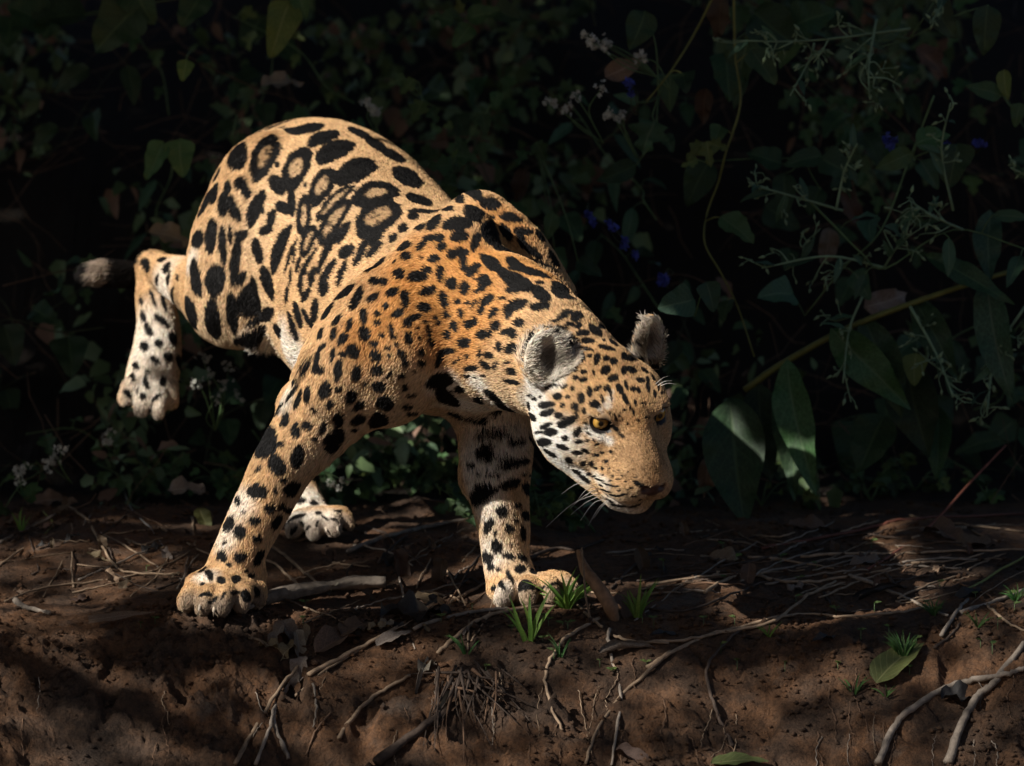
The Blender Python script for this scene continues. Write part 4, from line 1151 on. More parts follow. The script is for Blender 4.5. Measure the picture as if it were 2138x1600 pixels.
def leaf_mesh(shape, seed, bend=0.5, fold=0.35, wave=0.06, ratio=0.5, curl=0.0, nu=12, nv=6, twist=0.0):
    """unit-length leaf along +X, face up +Z; bend droops the tip, fold closes the halves, curl rolls the edges"""
    r = np.random.default_rng(seed)
    ph = r.uniform(0, 6.28, 4)
    V, lu, lv = [], [], []
    x = z = 0.0; a = 0.12
    pos = []
    for i in range(nu + 1):
        pos.append((x, z, a))
        a -= bend / nu * (0.6 + 0.8 * i / nu)
        x += math.cos(a) / nu; z += math.sin(a) / nu
    for i in range(nu + 1):
        t = i / nu
        if shape == 'lance': w = math.sin(math.pi * t ** 0.8) ** 0.9 * (1 - 0.25 * t)
        elif shape == 'heart': w = (min(1, (t / 0.16) ** 0.5) * (1 - t) ** 0.62 * 1.35 if t < 1 else 0)
        elif shape == 'ovate': w = math.sin(math.pi * t ** 0.62) ** 0.85
        elif shape == 'lobed': w = (min(1, (t / 0.12) ** 0.6) * (1 - t) ** 0.8 * 1.4) * (1 + 0.38 * math.cos(t * 15.5 + 0.4)) if t < 1 else 0
        elif shape == 'blade': w = (0.8 + 0.2 * math.sin(math.pi * t)) * (1 - t ** 2.2) + 0.001
        else: w = math.sin(math.pi * t)
        w = max(w, 0.012) * ratio * 0.5
        px_, pz_, a_ = pos[i]
        for j in range(-nv // 2, nv // 2 + 1):
            s = j / (nv / 2)
            e = abs(s)
            th = fold * (1 if s > 0 else -1) + curl * s
            yy = s * w * math.cos(abs(th) * 1.0)
            h = e * w * math.sin(abs(fold)) + curl * e * e * w * 0.9
            if curl > 1.2:
                ang = s * curl
                yy = w * math.sin(ang) / curl; h = w * (1 - math.cos(ang)) / curl
            h += wave * ratio * e * math.sin(t * 13 + ph[0] + (1.7 if s > 0 else 0)) + 0.5 * wave * ratio * e * math.sin(t * 29 + ph[1] + s)
            back = -0.10 * ratio * e if shape == 'heart' and t < 0.2 else 0.0
            tw = twist * t
            y2, h2 = yy * math.cos(tw) - h * math.sin(tw), yy * math.sin(tw) + h * math.cos(tw)
            V.append((px_ - math.sin(a_) * h2 + back * (1 - t / 0.2), y2 + 0.03 * math.sin(t * 3 + ph[2]), pz_ + math.cos(a_) * h2))
            lu.append(t); lv.append(s)
    k = nv + 1
    ii = np.arange((nu + 1) * k).reshape(nu + 1, k)
    F = np.stack([ii[:-1, :-1].ravel(), ii[1:, :-1].ravel(), ii[1:, 1:].ravel(), ii[:-1, 1:].ravel()], 1)
    me = mesh_from('leaf', V, F)
    for nm, d in (('lu', lu), ('lv', lv)):
        at = me.attributes.new(nm, 'FLOAT', 'POINT'); at.data.foreach_set('value', np.array(d, dtype=np.float32))
    return me
LIB = {}
def lib(shape, mat, n=4, **kw):
    key = (shape, mat, tuple(sorted(kw.items())))
    if key not in LIB:
        out = []
        for i in range(n):
            k2 = dict(kw)
            r = random.Random(hash(shape) % 1 + i * 7 + len(LIB) * 31)
            k2['bend'] = kw.get('bend', 0.6) * r.uniform(0.6, 1.4)
            k2['fold'] = kw.get('fold', 0.3) * r.uniform(0.5, 1.4)
            k2['ratio'] = kw.get('ratio', 0.5) * r.uniform(0.85, 1.15)
            me = leaf_mesh(shape, i + len(LIB) * 13, **k2)
            me.materials.append(ML[mat])
            out.append(me)
        LIB[key] = out
    return random.choice(LIB[key])
def frame(d, nrm):
    x = Vector(d).normalized(); z = Vector(nrm) - x * Vector(nrm).dot(x)
    if z.length < 1e-4: z = Vector((0, 0, 1)) - x * x.z
    z.normalize(); y = z.cross(x)
    return Matrix((x, y, z)).transposed()
def put_leaf(me, base, d, nrm, size, parent=None, name='leaf'):
    o = bpy.data.objects.new(name, me)
    COL.objects.link(o)
    M = Matrix.Translation(Vector(base)) @ frame(d, nrm).to_4x4() @ Matrix.Scale(size, 4)
    if parent is not None:
        o.parent = parent
        o.matrix_parent_inverse = Matrix.Translation(-Vector(parent.location))
    o.matrix_basis = M
    return o
m_stem = {'pale': simple_mat('stem_pale_green', (0.19, 0.29, 0.17), 0.5, 0.2, 40), 'green': simple_mat('stem_green', (0.11, 0.18, 0.075), 0.5, 0.25, 40), 'yellow': simple_mat('stem_yellow_green', (0.19, 0.20, 0.055), 0.5, 0.2, 40), 'dark': simple_mat('stem_dark', (0.045, 0.055, 0.028), 0.6, 0.3, 40),
          'brown': simple_mat('stem_brown', (0.115, 0.070, 0.045), 0.7, 0.3, 60, bump=0.4), 'red': simple_mat('stem_red_brown', (0.145, 0.052, 0.034), 0.5, 0.3, 60)}
def stem(pts, r0, r1, mat, parent, name='stem', per=5, nseg=6):
    sp = spline(pts, per)
    rad = [r0 + (r1 - r0) * i / (len(sp) - 1) for i in range(len(sp))]
    V, F = tube_arrays(sp, rad, nseg)
    o = link(name, mesh_from(name, V, F), m_stem[mat] if isinstance(mat, str) else mat, parent)
    return o, sp
def rv(s=1.0):
    return Vector((random.gauss(0, s), random.gauss(0, s), random.gauss(0, s)))

def vine(name, pts, label, cat, group, shape, lmat, lsize, gap, smat='green', sr=0.0028, ratio=0.7, petiole=0.5, droop=0.5, face=(0, -0.9, 0.45), bend=0.5, spread=1.0):
    """climbing stem with leaves on short stalks; pts in world"""
    t = empty(name, pts[0]); tag(t, label, cat, group)
    _, sp = stem(pts, sr, sr * 0.5, smat, t)
    acc, side = 0.0, 1
    for i in range(1, len(sp)):
        acc += (sp[i] - sp[i - 1]).length
        if acc < gap: continue
        acc = random.uniform(-0.3, 0.3) * gap
        tdir = (sp[i] - sp[i - 1]).normalized()
        side = -side
        out = tdir.cross(Vector((0, -1, 0.2))) * side * spread + Vector((0, -0.55, 0)) + rv(0.22)
        out.normalize()
        sz = lsize * random.uniform(0.6, 1.2)
        p0 = sp[i]; p1 = p0 + out * sz * petiole + Vector((0, 0, 0.12 * sz))
        own = t
        if petiole > 0.15: own, _ = stem([p0, p0.lerp(p1, 0.5) + Vector((0, 0, 0.06 * sz)), p1], sr * 0.5, sr * 0.4, smat, t, 'leaf_stalk', 3, 5)
        d = out * (1 - droop) + Vector((0, -0.15, -droop)) + rv(0.18)
        put_leaf(lib(shape, lmat, ratio=ratio, bend=bend), p1, d, Vector(face) + rv(0.25), sz, own)
    return t

bud_mesh = None
def panicle(base, tip, label, group, n=7, spread=0.05, smat='pale', bud=0.010, leafy=True):
    """fine branching flower stalk hung with small pointed buds"""
    global bud_mesh
    if bud_mesh is None:
        V, F = tube_arrays([(0, 0, 0), (0.25, 0, 0), (0.55, 0, 0), (1, 0, 0)], [0.08, 0.22, 0.17, 0.01], 6)
        bud_mesh = mesh_from('bud', V, F); bud_mesh.materials.append(simple_mat('bud_pale_green', (0.22, 0.31, 0.17), 0.5, 0.3, 60))
    t = empty('flowering_weed', base); tag(t, label, 'plant', group)
    base, tip = Vector(base), Vector(tip)
    mid = base.lerp(tip, 0.5) + rv(0.012)
    _, sp = stem([base, mid, tip], 0.0026, 0.0014, smat, t)
    L = (tip - base).length
    for k in range(n):
        u = 0.25 + 0.75 * (k + 0.5) / n
        p = sp[min(int(u * (len(sp) - 1)), len(sp) - 1)]
        d = ((tip - base).normalized() * 0.5 + rv(0.65)).normalized()
        d.y *= 0.5
        l = spread * random.uniform(0.6, 1.3)
        e = p + d * l
        br, _ = stem([p, p.lerp(e, 0.5) + rv(0.006), e], 0.0015, 0.0010, smat, t, 'branch', 3, 5)
        for q in range(random.randint(2, 4)):
            f = p.lerp(e, random.uniform(0.4, 1.0))
            d2 = (d * 0.5 + rv(0.6) + Vector((0, 0, 0.1))).normalized()
            g = f + d2 * l * random.uniform(0.22, 0.5)
            stem([f, f.lerp(g, 0.5) + rv(0.003), g], 0.0010, 0.0008, smat, br, 'twiglet', 2, 4)
            o = put_leaf(bud_mesh, g, d2 + Vector((0, 0, -0.7 + random.random())), rv(), bud * random.uniform(0.8, 1.5), br, 'bud')
        if leafy and k % 2 == 0:
            put_leaf(lib('lance', 'blue', ratio=0.3, bend=0.7), p, d + rv(0.4), Vector((0, -0.8, 0.6)) + rv(0.3), random.uniform(0.035, 0.06), t)
    return t

m_white = simple_mat('white_petals', (0.62, 0.62, 0.55), 0.6, 0.2, 80, trans=0.2)
m_blue = simple_mat('blue_petals', (0.075, 0.095, 0.42), 0.5, 0.3, 80, trans=0.25)
def petal_cluster(c, r, n, size):
    V, F = [], []
    for i in range(n):
        p = Vector(c) + rv(r * 0.5)
        M = frame(rv(), rv())
        for k in range(5):
            a = k * 1.2566 + random.random()
            d = M @ Vector((math.cos(a), math.sin(a), 0.5)); s = M @ Vector((-math.sin(a), math.cos(a), 0))
            b_ = len(V)
            V += [p, p + d * size * 0.6 + s * size * 0.28, p + d * size, p + d * size * 0.6 - s * size * 0.28]
            F.append((b_, b_ + 1, b_ + 2, b_ + 3))
    return V, F
def flower_sprig(name, heads, root, label, cat, group, mat, n=12, r=0.012, size=0.006, smat='green'):
    t = empty(name, root); tag(t, label, cat, group)
    for h_ in heads:
        stem([Vector(root), Vector(root).lerp(Vector(h_), 0.55) + rv(0.01), Vector(h_)], 0.0014, 0.0008, smat, t, 'stem', 4, 5)
        V, F = petal_cluster(h_, r, n, size)
        link('flower_head', mesh_from('flower_head', V, F), mat, t)
    return t

# ------------------------------------------------------------------ plants that the photograph shows one by one
# thick arching stalk with long hanging leaves
t = empty('large_leaved_shrub', P(1560, 812, 0.62)); tag(t, 'shrub with a thick green stalk and long wavy hanging leaves beside the vines', 'shrub')
stem([P(1555, 815, 0.64), P(1625, 765, 0.62), P(1760, 690, 0.60), P(1900, 635, 0.58), P(2050, 585, 0.60), P(2150, 555, 0.62)], 0.0065, 0.0045, 'yellow', t)
for (x, y, d, ex, ey, mat, rat, wv) in ((1650, 748, 0.60, 1690, 1035, 'mid', 0.30, 0.05), (1635, 775, 0.66, 1655, 1045, 'dark', 0.30, 0.05), (1515, 830, 0.66, 1560, 1100, 'dark', 0.52, 0.03), (1590, 800, 0.70, 1600, 1010, 'dark', 0.45, 0.04),
        (1740, 680, 0.57, 1880, 870, 'mid', 0.40, 0.06), (1810, 665, 0.60, 1870, 880, 'dark', 0.42, 0.05), (1905, 630, 0.60, 1990, 800, 'dark', 0.40, 0.05), (2060, 580, 0.58, 2110, 850, 'blue', 0.30, 0.05), (2070, 440, 0.62, 2065, 600, 'blue', 0.42, 0.05), (1930, 540, 0.58, 2110, 650, 'dark', 0.26, 0.05),
        (1900, 760, 0.68, 1930, 960, 'dark', 0.60, 0.03), (1850, 870, 0.72, 1790, 1000, 'dark', 0.75, 0.02), (1960, 850, 0.70, 1950, 1010, 'mid', 0.42, 0.03)):
    a, c = P(x, y, d), P(ex, ey, d - 0.02)
    L = (c - a).length
    me_ = leaf_mesh('lance', int(x), bend=0.30, fold=0.34, wave=wv * 1.9, ratio=rat * 1.05, nu=20, nv=8); me_.materials.append(ML[mat])
    put_leaf(me_, a, (c - a) + Vector((0, -0.03, 0.02)), Vector((-0.25, -1, 0.25)) + rv(0.12), L * 1.03, t)
# single pale heart leaf hanging on the right
t = empty('heart_leaved_creeper', P(1915, 745, 0.56)); tag(t, 'creeper with one pale heart-shaped leaf hanging by the large-leaved shrub', 'creeper')
stem([P(1915, 700, 0.60), P(1915, 725, 0.57), P(1912, 742, 0.56)], 0.0012, 0.001, 'green', t)
me_ = leaf_mesh('heart', 5, 0.2, 0.2, 0.02, 0.75); me_.materials.append(ML['pale'])
put_leaf(me_, P(1912, 742, 0.56), Vector((-0.05, -0.05, -1)), Vector((0, -1, 0.2)), 0.055, t)
# twining pale vines
def pv(rows, y): return [P(a, c, y + (0.02 * math.sin(i * 1.7))) for i, (a, c) in enumerate(rows)]
vine('twining_vine', pv([(1532, -20), (1535, 110), (1546, 215), (1515, 320), (1500, 380), (1475, 450), (1472, 510), (1505, 570), (1540, 640), (1575, 745)], 0.66), 'pale green twining vine hanging down to the large-leaved shrub', 'vine', None, 'heart', 'mid', 0.07, 0.13, 'yellow', 0.0026)
vine('twining_vine', pv([(1496, -20), (1450, 70), (1400, 150), (1350, 212)], 0.62), 'straight yellow-green vine stem slanting beside the white flower heads', 'vine', None, 'heart', 'dark', 0.06, 0.16, 'yellow', 0.0028)
vine('twining_vine', pv([(1950, 200), (1900, 330), (1840, 480), (1760, 560), (1680, 660)], 0.72), 'thin twining vine with heart leaves crossing behind the budded weeds', 'vine', None, 'heart', 'blue', 0.075, 0.11, 'green', 0.002)
vine('twining_vine', pv([(1690, 420), (1740, 470), (1800, 530), (1850, 560), (1990, 480), (2140, 520)], 0.56), 'winding budded vine with narrow leaves above the thick stalk', 'vine', None, 'lance', 'blue', 0.07, 0.07, 'green', 0.0022, ratio=0.36)
# leaves one can pick out, in small clumps: (x, y, size px, dir deg, material, shape)
def leaf_sprig(name, root, leaves, label, cat='creeper', group=None, smat='green', y=0.7):
    t = empty(name, P(root[0], root[1], y + 0.03)); tag(t, label, cat, group)
    for (x, yy, s, ang, mat, shape, rat) in leaves:
        a = math.radians(ang)
        d = Vector((math.cos(a), random.uniform(-0.25, 0.05), -math.sin(a)))
        L = pxl(s, y)
        base = P(x, yy, y) - d.normalized() * L * 0.45
        own, _ = stem([P(root[0], root[1], y + 0.03), P(root[0], root[1], y + 0.02).lerp(base, 0.6) + rv(0.006), base], 0.0016, 0.001, smat, t, 'leaf_stalk', 4, 5)
        put_leaf(lib(shape, mat, ratio=rat, bend=0.45, nu=14, nv=8), base, d, Vector((0, -1, 0.35)) + rv(0.22), L, own)
    return t
leaf_sprig('heart_leaved_creeper', (1450, 660), [(1412, 634, 74, 165, 'blue', 'heart', 0.8), (1482, 620, 62, 75, 'blue', 'heart', 0.85)], 'creeper with two rounded blue-green leaves beside the far ear', y=0.30)
leaf_sprig('heart_leaved_creeper', (1905, 330), [(1945, 292, 74, -15, 'mid', 'ovate', 0.75), (1870, 335, 86, 160, 'mid', 'ovate', 0.5), (1990, 345, 90, 100, 'dark', 'heart', 0.8)], 'creeper with two broad smooth leaves held apart in the right thicket', y=0.60)
leaf_sprig('heart_leaved_creeper', (2095, 200), [(2058, 190, 80, 200, 'mid', 'ovate', 0.5), (2100, 175, 66, 85, 'pale', 'ovate', 0.6), (2125, 240, 50, 100, 'mid', 'heart', 0.7)], 'creeper with folded yellow-green leaves at the edge of the thicket', y=0.60)
leaf_sprig('broad_leaved_climber', (1570, 60), [(1550, 130, 120, 100, 'dark', 'ovate', 0.75), (1620, 60, 130, 40, 'dark', 'ovate', 0.8), (1520, 160, 100, 85, 'dark', 'heart', 0.8), (1650, 100, 90, 120, 'mid', 'ovate', 0.6), (1545, 180, 95, 100, 'blue', 'lance', 0.4), (1700, 40, 90, -20, 'dark', 'heart', 0.8)], 'climber with big dark oval leaves under the yellow vine stem', y=0.78)
leaf_sprig('broad_leaved_climber', (1375, 200), [(1332, 60, 90, 110, 'dark', 'ovate', 0.85), (1355, 285, 76, 110, 'blue', 'lobed', 0.9), (1400, 190, 84, 95, 'dark', 'ovate', 0.6), (1310, 205, 60, 200, 'blue', 'ovate', 0.45), (1290, 360, 90, 160, 'dark', 'ovate', 0.55), (1395, 300, 40, 60, 'dark', 'heart', 0.8)], 'climber with dusty leaves hanging among the white flower heads', y=0.74)
leaf_sprig('broad_leaved_climber', (1475, 330), [(1450, 315, 52, 130, 'pale', 'lobed', 0.7), (1480, 320, 56, 80, 'pale', 'lobed', 0.6), (1500, 305, 40, 20, 'pale', 'lobed', 0.7), (1440, 340, 40, 160, 'pale', 'lobed', 0.5)], 'sprig of small bright yellow-green leaves on the twining vine', y=0.60)
leaf_sprig('broad_leaved_climber', (1680, 330), [(1680, 335, 90, 170, 'dark', 'ovate', 0.6), (1600, 330, 80, 200, 'dark', 'ovate', 0.65), (1750, 350, 80, 30, 'dark', 'heart', 0.7), (1640, 400, 90, 90, 'dark', 'ovate', 0.6), (1700, 420, 60, 120, 'dark', 'heart', 0.7), (1460, 380, 110, 120, 'dark', 'ovate', 0.7)], 'climber with dark round leaves deep behind the twining vine', y=0.86)
leaf_sprig('broad_leaved_climber', (1900, 80), [(1860, 70, 70, -30, 'blue', 'lance', 0.5), (1820, 90, 60, 30, 'blue', 'lance', 0.35), (1870, 40, 60, -60, 'mid', 'ovate', 0.5), (1780, 100, 70, 190, 'blue', 'lance', 0.4), (1970, 40, 90, 60, 'dark', 'heart', 0.7), (2060, 60, 110, 95, 'dark', 'ovate', 0.6)], 'climber with narrow grey-green leaves above the budded weeds', y=0.70)
leaf_sprig('heart_leaved_creeper', (600, -20), [(585, 60, 122, 112, 'pale', 'heart', 0.62), (630, 10, 60, 70, 'mid', 'heart', 0.7)], 'creeper with one large pale leaf hanging above the haunch', y=0.86)
leaf_sprig('heart_leaved_creeper', (395, 110), [(385, 147, 44, 100, 'pale', 'heart', 0.75)], 'creeper with one small bright heart leaf in the dark left thicket', y=0.88)
leaf_sprig('heart_leaved_creeper', (358, 300), [(325, 335, 84, 118, 'mid', 'heart', 0.62), (378, 330, 76, 88, 'mid', 'heart', 0.75)], 'creeper with a pair of drooping heart leaves left of the haunch', y=0.92)
leaf_sprig('broad_leaved_climber', (230, 20), [(120, 40, 120, 170, 'dark', 'heart', 0.8), (240, 60, 120, 130, 'dark', 'heart', 0.8), (60, 30, 90, 200, 'dark', 'heart', 0.8), (300, 10, 90, 60, 'dark', 'heart', 0.8), (400, 20, 80, 120, 'dark', 'heart', 0.8)], 'climber with broad dark heart leaves high in the left thicket', y=0.98)
leaf_sprig('broad_leaved_climber', (880, 200), [(872, 232, 54, 110, 'pale', 'lobed', 0.8), (905, 240, 36, 60, 'mid', 'lobed', 0.7), (850, 180, 44, 130, 'pale', 'lobed', 0.7), (830, 170, 40, 160, 'mid', 'lobed', 0.6)], 'climber with yellowing lobed leaves above the arched back', y=0.84)
leaf_sprig('broad_leaved_climber', (985, 40), [(965, 75, 60, 125, 'mid', 'heart', 0.7), (1010, 30, 70, -20, 'mid', 'heart', 0.75), (925, 40, 50, 200, 'mid', 'lobed', 0.7), (1060, 30, 60, 20, 'dark', 'heart', 0.8), (960, 10, 40, 250, 'pale', 'lobed', 0.6)], 'climber with toothed green leaves over the jaguar shoulder', y=0.82)
leaf_sprig('broad_leaved_climber', (950, 330), [(920, 345, 54, 175, 'mid', 'lobed', 0.7), (975, 330, 50, 10, 'mid', 'lobed', 0.7), (960, 300, 36, 250, 'mid', 'lobed', 0.6), (935, 375, 40, 130, 'mid', 'lobed', 0.7), (1010, 260, 46, 80, 'mid', 'heart', 0.6), (1035, 210, 40, 100, 'mid', 'heart', 0.6)], 'climber with ivy-like green leaves above the saddle of the back', y=0.80)
leaf_sprig('broad_leaved_climber', (1120, 300), [(1128, 315, 46, 60, 'mid', 'lobed', 0.7), (1090, 330, 40, 130, 'mid', 'lobed', 0.7), (1150, 470, 60, 100, 'mid', 'ovate', 0.6), (1170, 540, 50, 60, 'dark', 'heart', 0.7), (1230, 560, 60, 30, 'dark', 'heart', 0.7)], 'climber with soft green leaves behind the shoulder hump', y=0.80)
# flowers
flower_sprig('white_flower', [P(x, y, 0.62) for x, y in ((1222, 72), (1230, 85), (1245, 92), (1262, 88), (1268, 98))], P(1370, 160, 0.68), 'tallest sprig of tiny white flowers beside a curled tan leaf', 'flower', 'white flower sprigs', m_white, 10, 0.010)
flower_sprig('white_flower', [P(x, y, 0.64) for x, y in ((1335, 118), (1342, 122))], P(1400, 190, 0.70), 'sprig of tiny white flowers over the straight vine stem', 'flower', 'white flower sprigs', m_white, 10, 0.010)
flower_sprig('white_flower', [P(x, y, 0.66) for x, y in ((1255, 185), (1150, 214), (1182, 224), (1205, 205))], P(1260, 300, 0.72), 'sprig of white flowers over the shoulder hump', 'flower', 'white flower sprigs', m_white, 10, 0.011)
flower_sprig('white_flower', [P(x, y, 0.66) for x, y in ((1270, 240), (1284, 246), (1300, 238))], P(1330, 330, 0.72), 'sprig of white flowers beside the blue buds', 'flower', 'white flower sprigs', m_white, 10, 0.010)
flower_sprig('white_flower', [P(x, y, 0.80) for x, y in ((768, 216), (778, 228), (786, 236))], P(800, 300, 0.86), 'white flower spike just above the arched back', 'flower', 'white flower sprigs', m_white, 9, 0.010)
flower_sprig('white_flower', [P(x, y, 0.70) for x, y in ((128, 940), (118, 955), (105, 972))], P(150, 1010, 0.76), 'white flower spike at the foot of the left thicket', 'flower', 'white flower sprigs', m_white, 10, 0.011)
flower_sprig('white_flower', [P(x, y, 0.72) for x, y in ((40, 985), (36, 1010), (50, 978))], P(60, 1050, 0.78), 'white flower spike beside the bank twigs', 'flower', 'white flower sprigs', m_white, 9, 0.010)
flower_sprig('white_flower', [P(x, y, 0.74) for x, y in ((228, 905), (222, 925))], P(240, 980, 0.80), 'faint white flower spike under the raised hind foot', 'flower', 'white flower sprigs', m_white, 8, 0.010)
flower_sprig('white_flower', [P(x, y, 0.78) for x, y in ((425, 748), (440, 780), (470, 800), (410, 800), (455, 825), (500, 820), (480, 760))], P(450, 900, 0.84), 'greyish flower heads beneath the jaguar thigh', 'flower', 'white flower sprigs', m_white, 8, 0.012)
flower_sprig('white_flower', [P(x, y, 0.46) for x, y in ((690, 1008), (706, 1018), (718, 1004))], P(678, 985, 0.50), 'small white flowers above the planted hind foot', 'flower', 'white flower sprigs', m_white, 8, 0.008, 0.005)
for (rows, root, lab) in ((((1228, 449), (1242, 466), (1236, 458)), (1225, 430), 'pair of bright blue flowers behind the shoulder hump'), (((1272, 462), (1285, 478), (1300, 500), (1302, 512), (1325, 532)), (1268, 455), 'row of small blue flowers down a drooping stalk'),
        (((1384, 578), (1390, 588), (1378, 590)), (1395, 560), 'blue flower just above the far ear'), (((1308, 172), (1320, 178), (1318, 196)), (1330, 240), 'blue buds among the white flower heads'),
        (((1850, 290), (1866, 297), (1856, 300)), (1840, 275), 'blue flowers beside the broad smooth leaves'), (((2038, 298), (2052, 300), (1975, 305)), (2040, 320), 'faint blue flowers deep in the right thicket')):
    flower_sprig('blue_flower', [P(x, y, 0.62) for x, y in rows], P(*root, 0.65), lab, 'flower', 'blue flowers', m_blue, 5, 0.006, 0.008, 'dark')
# budded weeds on the right
for (b0, b1, n, s, lab) in (((1900, 60), (1530, 85), 9, 0.045, 'long budded weed stalk reaching over the dark oval leaves'), ((1830, 40), (1815, 205), 8, 0.05, 'budded weed stalk dangling beside the narrow leaves'), ((1700, 90), (1650, 200), 6, 0.04, 'short budded weed stalk under the top vines'),
        ((1760, 440), (1565, 385), 7, 0.035, 'budded weed stalk leaning over the twining vine'), ((1745, 440), (1790, 300), 5, 0.025, 'upright budded weed stalk with few branches'), ((1850, 560), (1590, 560), 9, 0.05, 'budded weed stalk reaching left above the thick stalk'),
        ((1845, 560), (1900, 490), 6, 0.04, 'budded weed stalk forked beside the winding vine'), ((1990, 440), (1985, 215), 6, 0.035, 'tall upright budded weed stalk'), ((2010, 480), (1900, 420), 8, 0.045, 'dense budded weed stalk in the right thicket'), ((2140, 640), (2060, 870), 8, 0.05, 'budded weed stalk hanging over the blue-green leaves'),
        ((1800, 620), (1760, 800), 6, 0.045, 'budded weed stalk hanging below the thick stalk'), ((1900, 640), (1990, 830), 9, 0.055, 'budded weed stalk hanging beside the pale heart leaf'), ((2140, 380), (2110, 350), 4, 0.03, 'small budded weed stalk at the thicket edge'), ((1945, 0), (1942, 50), 4, 0.02, 'small budded weed stalk from above')):
    panicle(P(*b0, 0.56), P(*b1, 0.50), lab, 'budded weeds of the right thicket', n, s)

# ------------------------------------------------------------------ the rest of the thicket
kinds = [('creeping_vine', 'heart', 'dark', 0.075, 0.75, 'dark heart-leaved vine climbing through the thicket'), ('creeping_vine', 'lobed', 'mid', 0.05, 0.75, 'small ivy-leaved vine scrambling through the thicket'),
         ('creeping_vine', 'ovate', 'dark', 0.065, 0.55, 'dark oval-leaved vine tangled in the thicket'), ('creeping_vine', 'lance', 'blue', 0.07, 0.35, 'narrow-leaved vine trailing in the thicket'), ('creeping_vine', 'lobed', 'pale', 0.04, 0.7, 'yellowish small-leaved vine in the thicket')]
random.seed(21)
for i in range(88):
    px, py = random.uniform(-420, 2520) if i % 4 == 0 else random.uniform(-60, 2190), random.uniform(-80, 1010)
    y = random.uniform(0.98, 1.30)
    gyv = np.interp(py, PROF[::-1][3:14, 1], PROF[::-1][3:14, 0])
    y = min(y, gyv - 0.06) if py > 400 else min(y + 0.25, gyv - 0.08)
    k = random.choices(range(5), [4, 5, 4, 2, 1.2])[0]
    nm, sh, mt, sz, rat, lab = kinds[k]
    n = random.randint(3, 5)
    d = Vector((random.uniform(-1, 1), random.uniform(-0.1, 0.1), random.uniform(-0.8, 0.9))).normalized()
    p = P(px, py, y); pts = [p]
    for q in range(n):
        d = (d + rv(0.35) + Vector((0, -0.02, -0.06))).normalized(); d.y *= 0.3
        p = p + d * random.uniform(0.05, 0.10); pts.append(p)
    vine(nm, pts, lab, 'vine', 'vines of the dark thicket: ' + mt + ' ' + sh, sh, mt, sz * random.uniform(0.8, 1.15), random.uniform(0.035, 0.06), random.choice(['green', 'dark', 'brown']), 0.0017, ratio=rat, petiole=0.35)
# low plants along the foot of the thicket
for i in range(34):
    px = random.uniform(-30, 2170); py = random.uniform(985, 1085)
    if 560 < px < 780: py = min(py, 1055)
    if 950 < px < 1250: py = random.uniform(1060, 1120)
    p = G(px, py)
    t = empty('ground_creeper', p); tag(t, 'low ivy-leaved creeper at the foot of the thicket', 'creeper', 'low creepers along the bank top')
    for q in range(random.randint(3, 6)):
        e = p + Vector((random.uniform(-0.09, 0.09), random.uniform(-0.03, 0.05), random.uniform(0.015, 0.08)))
        stem([p, p.lerp(e, 0.5) + Vector((0, 0, 0.015)), e], 0.0013, 0.0008, 'green', t, 'stem', 3, 5)
        for w in range(3):
            put_leaf(lib('lobed', random.choice(['mid', 'mid', 'dark', 'pale']), ratio=0.75, bend=0.5), p.lerp(e, 0.5 + 0.25 * w), rv(0.7) + Vector((0, -0.3, -0.2)), Vector((0, -0.7, 0.7)) + rv(0.3), random.uniform(0.022, 0.042), t)
# uncountable fine growth covering the slope behind: small leaves and dead stems in one mass
random.seed(5)
V, F, lu, lv = [], [], [], []
small = []
for sh, rt in (('lobed', 0.75), ('heart', 0.75), ('lance', 0.3), ('ovate', 0.5)):
    m_ = leaf_mesh(sh, 99, 0.6, 0.3, 0.05, rt, nu=4, nv=2)
    co = np.zeros(len(m_.vertices) * 3, dtype=np.float32); m_.vertices.foreach_get('co', co)
    small.append((co.reshape(-1, 3), np.array([list(p.vertices) for p in m_.polygons]))); bpy.data.meshes.remove(m_)
def scatter(n, yoff, size, mats):
    n *= 3
    VV, FF, MI = [], [], []; b_ = 0
    for i in range(n):
        px, py = random.uniform(-550, 2650), random.uniform(-250, 1060)
        y = float(np.interp(py, PROF[::-1][3:14, 1], PROF[::-1][3:14, 0])) - random.uniform(*yoff)
        if float(fbm(np.array([[px / 260.0, py / 260.0, 0.5]]), 1.0, 3, 77)[0]) < random.uniform(0.0, 0.5): continue
        c, f = random.choice(small)
        M = np.array(frame(rv() + Vector((0, -0.2, -0.5)), Vector((0, -0.7, 0.5)) + rv(0.4)))
        VV.append(c @ M.T * random.uniform(*size) + np.array(P(px, py, y))); FF.append(f + b_); b_ += len(c)
        MI += [random.randrange(len(mats))] * len(f)
    me = mesh_from('thicket_leaves', np.concatenate(VV), np.concatenate(FF))
    for m_ in mats: me.materials.append(m_)
    me.polygons.foreach_set('material_index', np.array(MI, dtype=np.int32))
    return me
tag(link('thicket_undergrowth', scatter(5000, (0.0, 0.30), (0.02, 0.055), [ML['dark'], ML['mid'], ML['dark'], ML['brown'], ML['blue']])), 'mass of small dark leaves filling the slope behind the jaguar', 'undergrowth', kind='stuff')
VV, FF = [], []
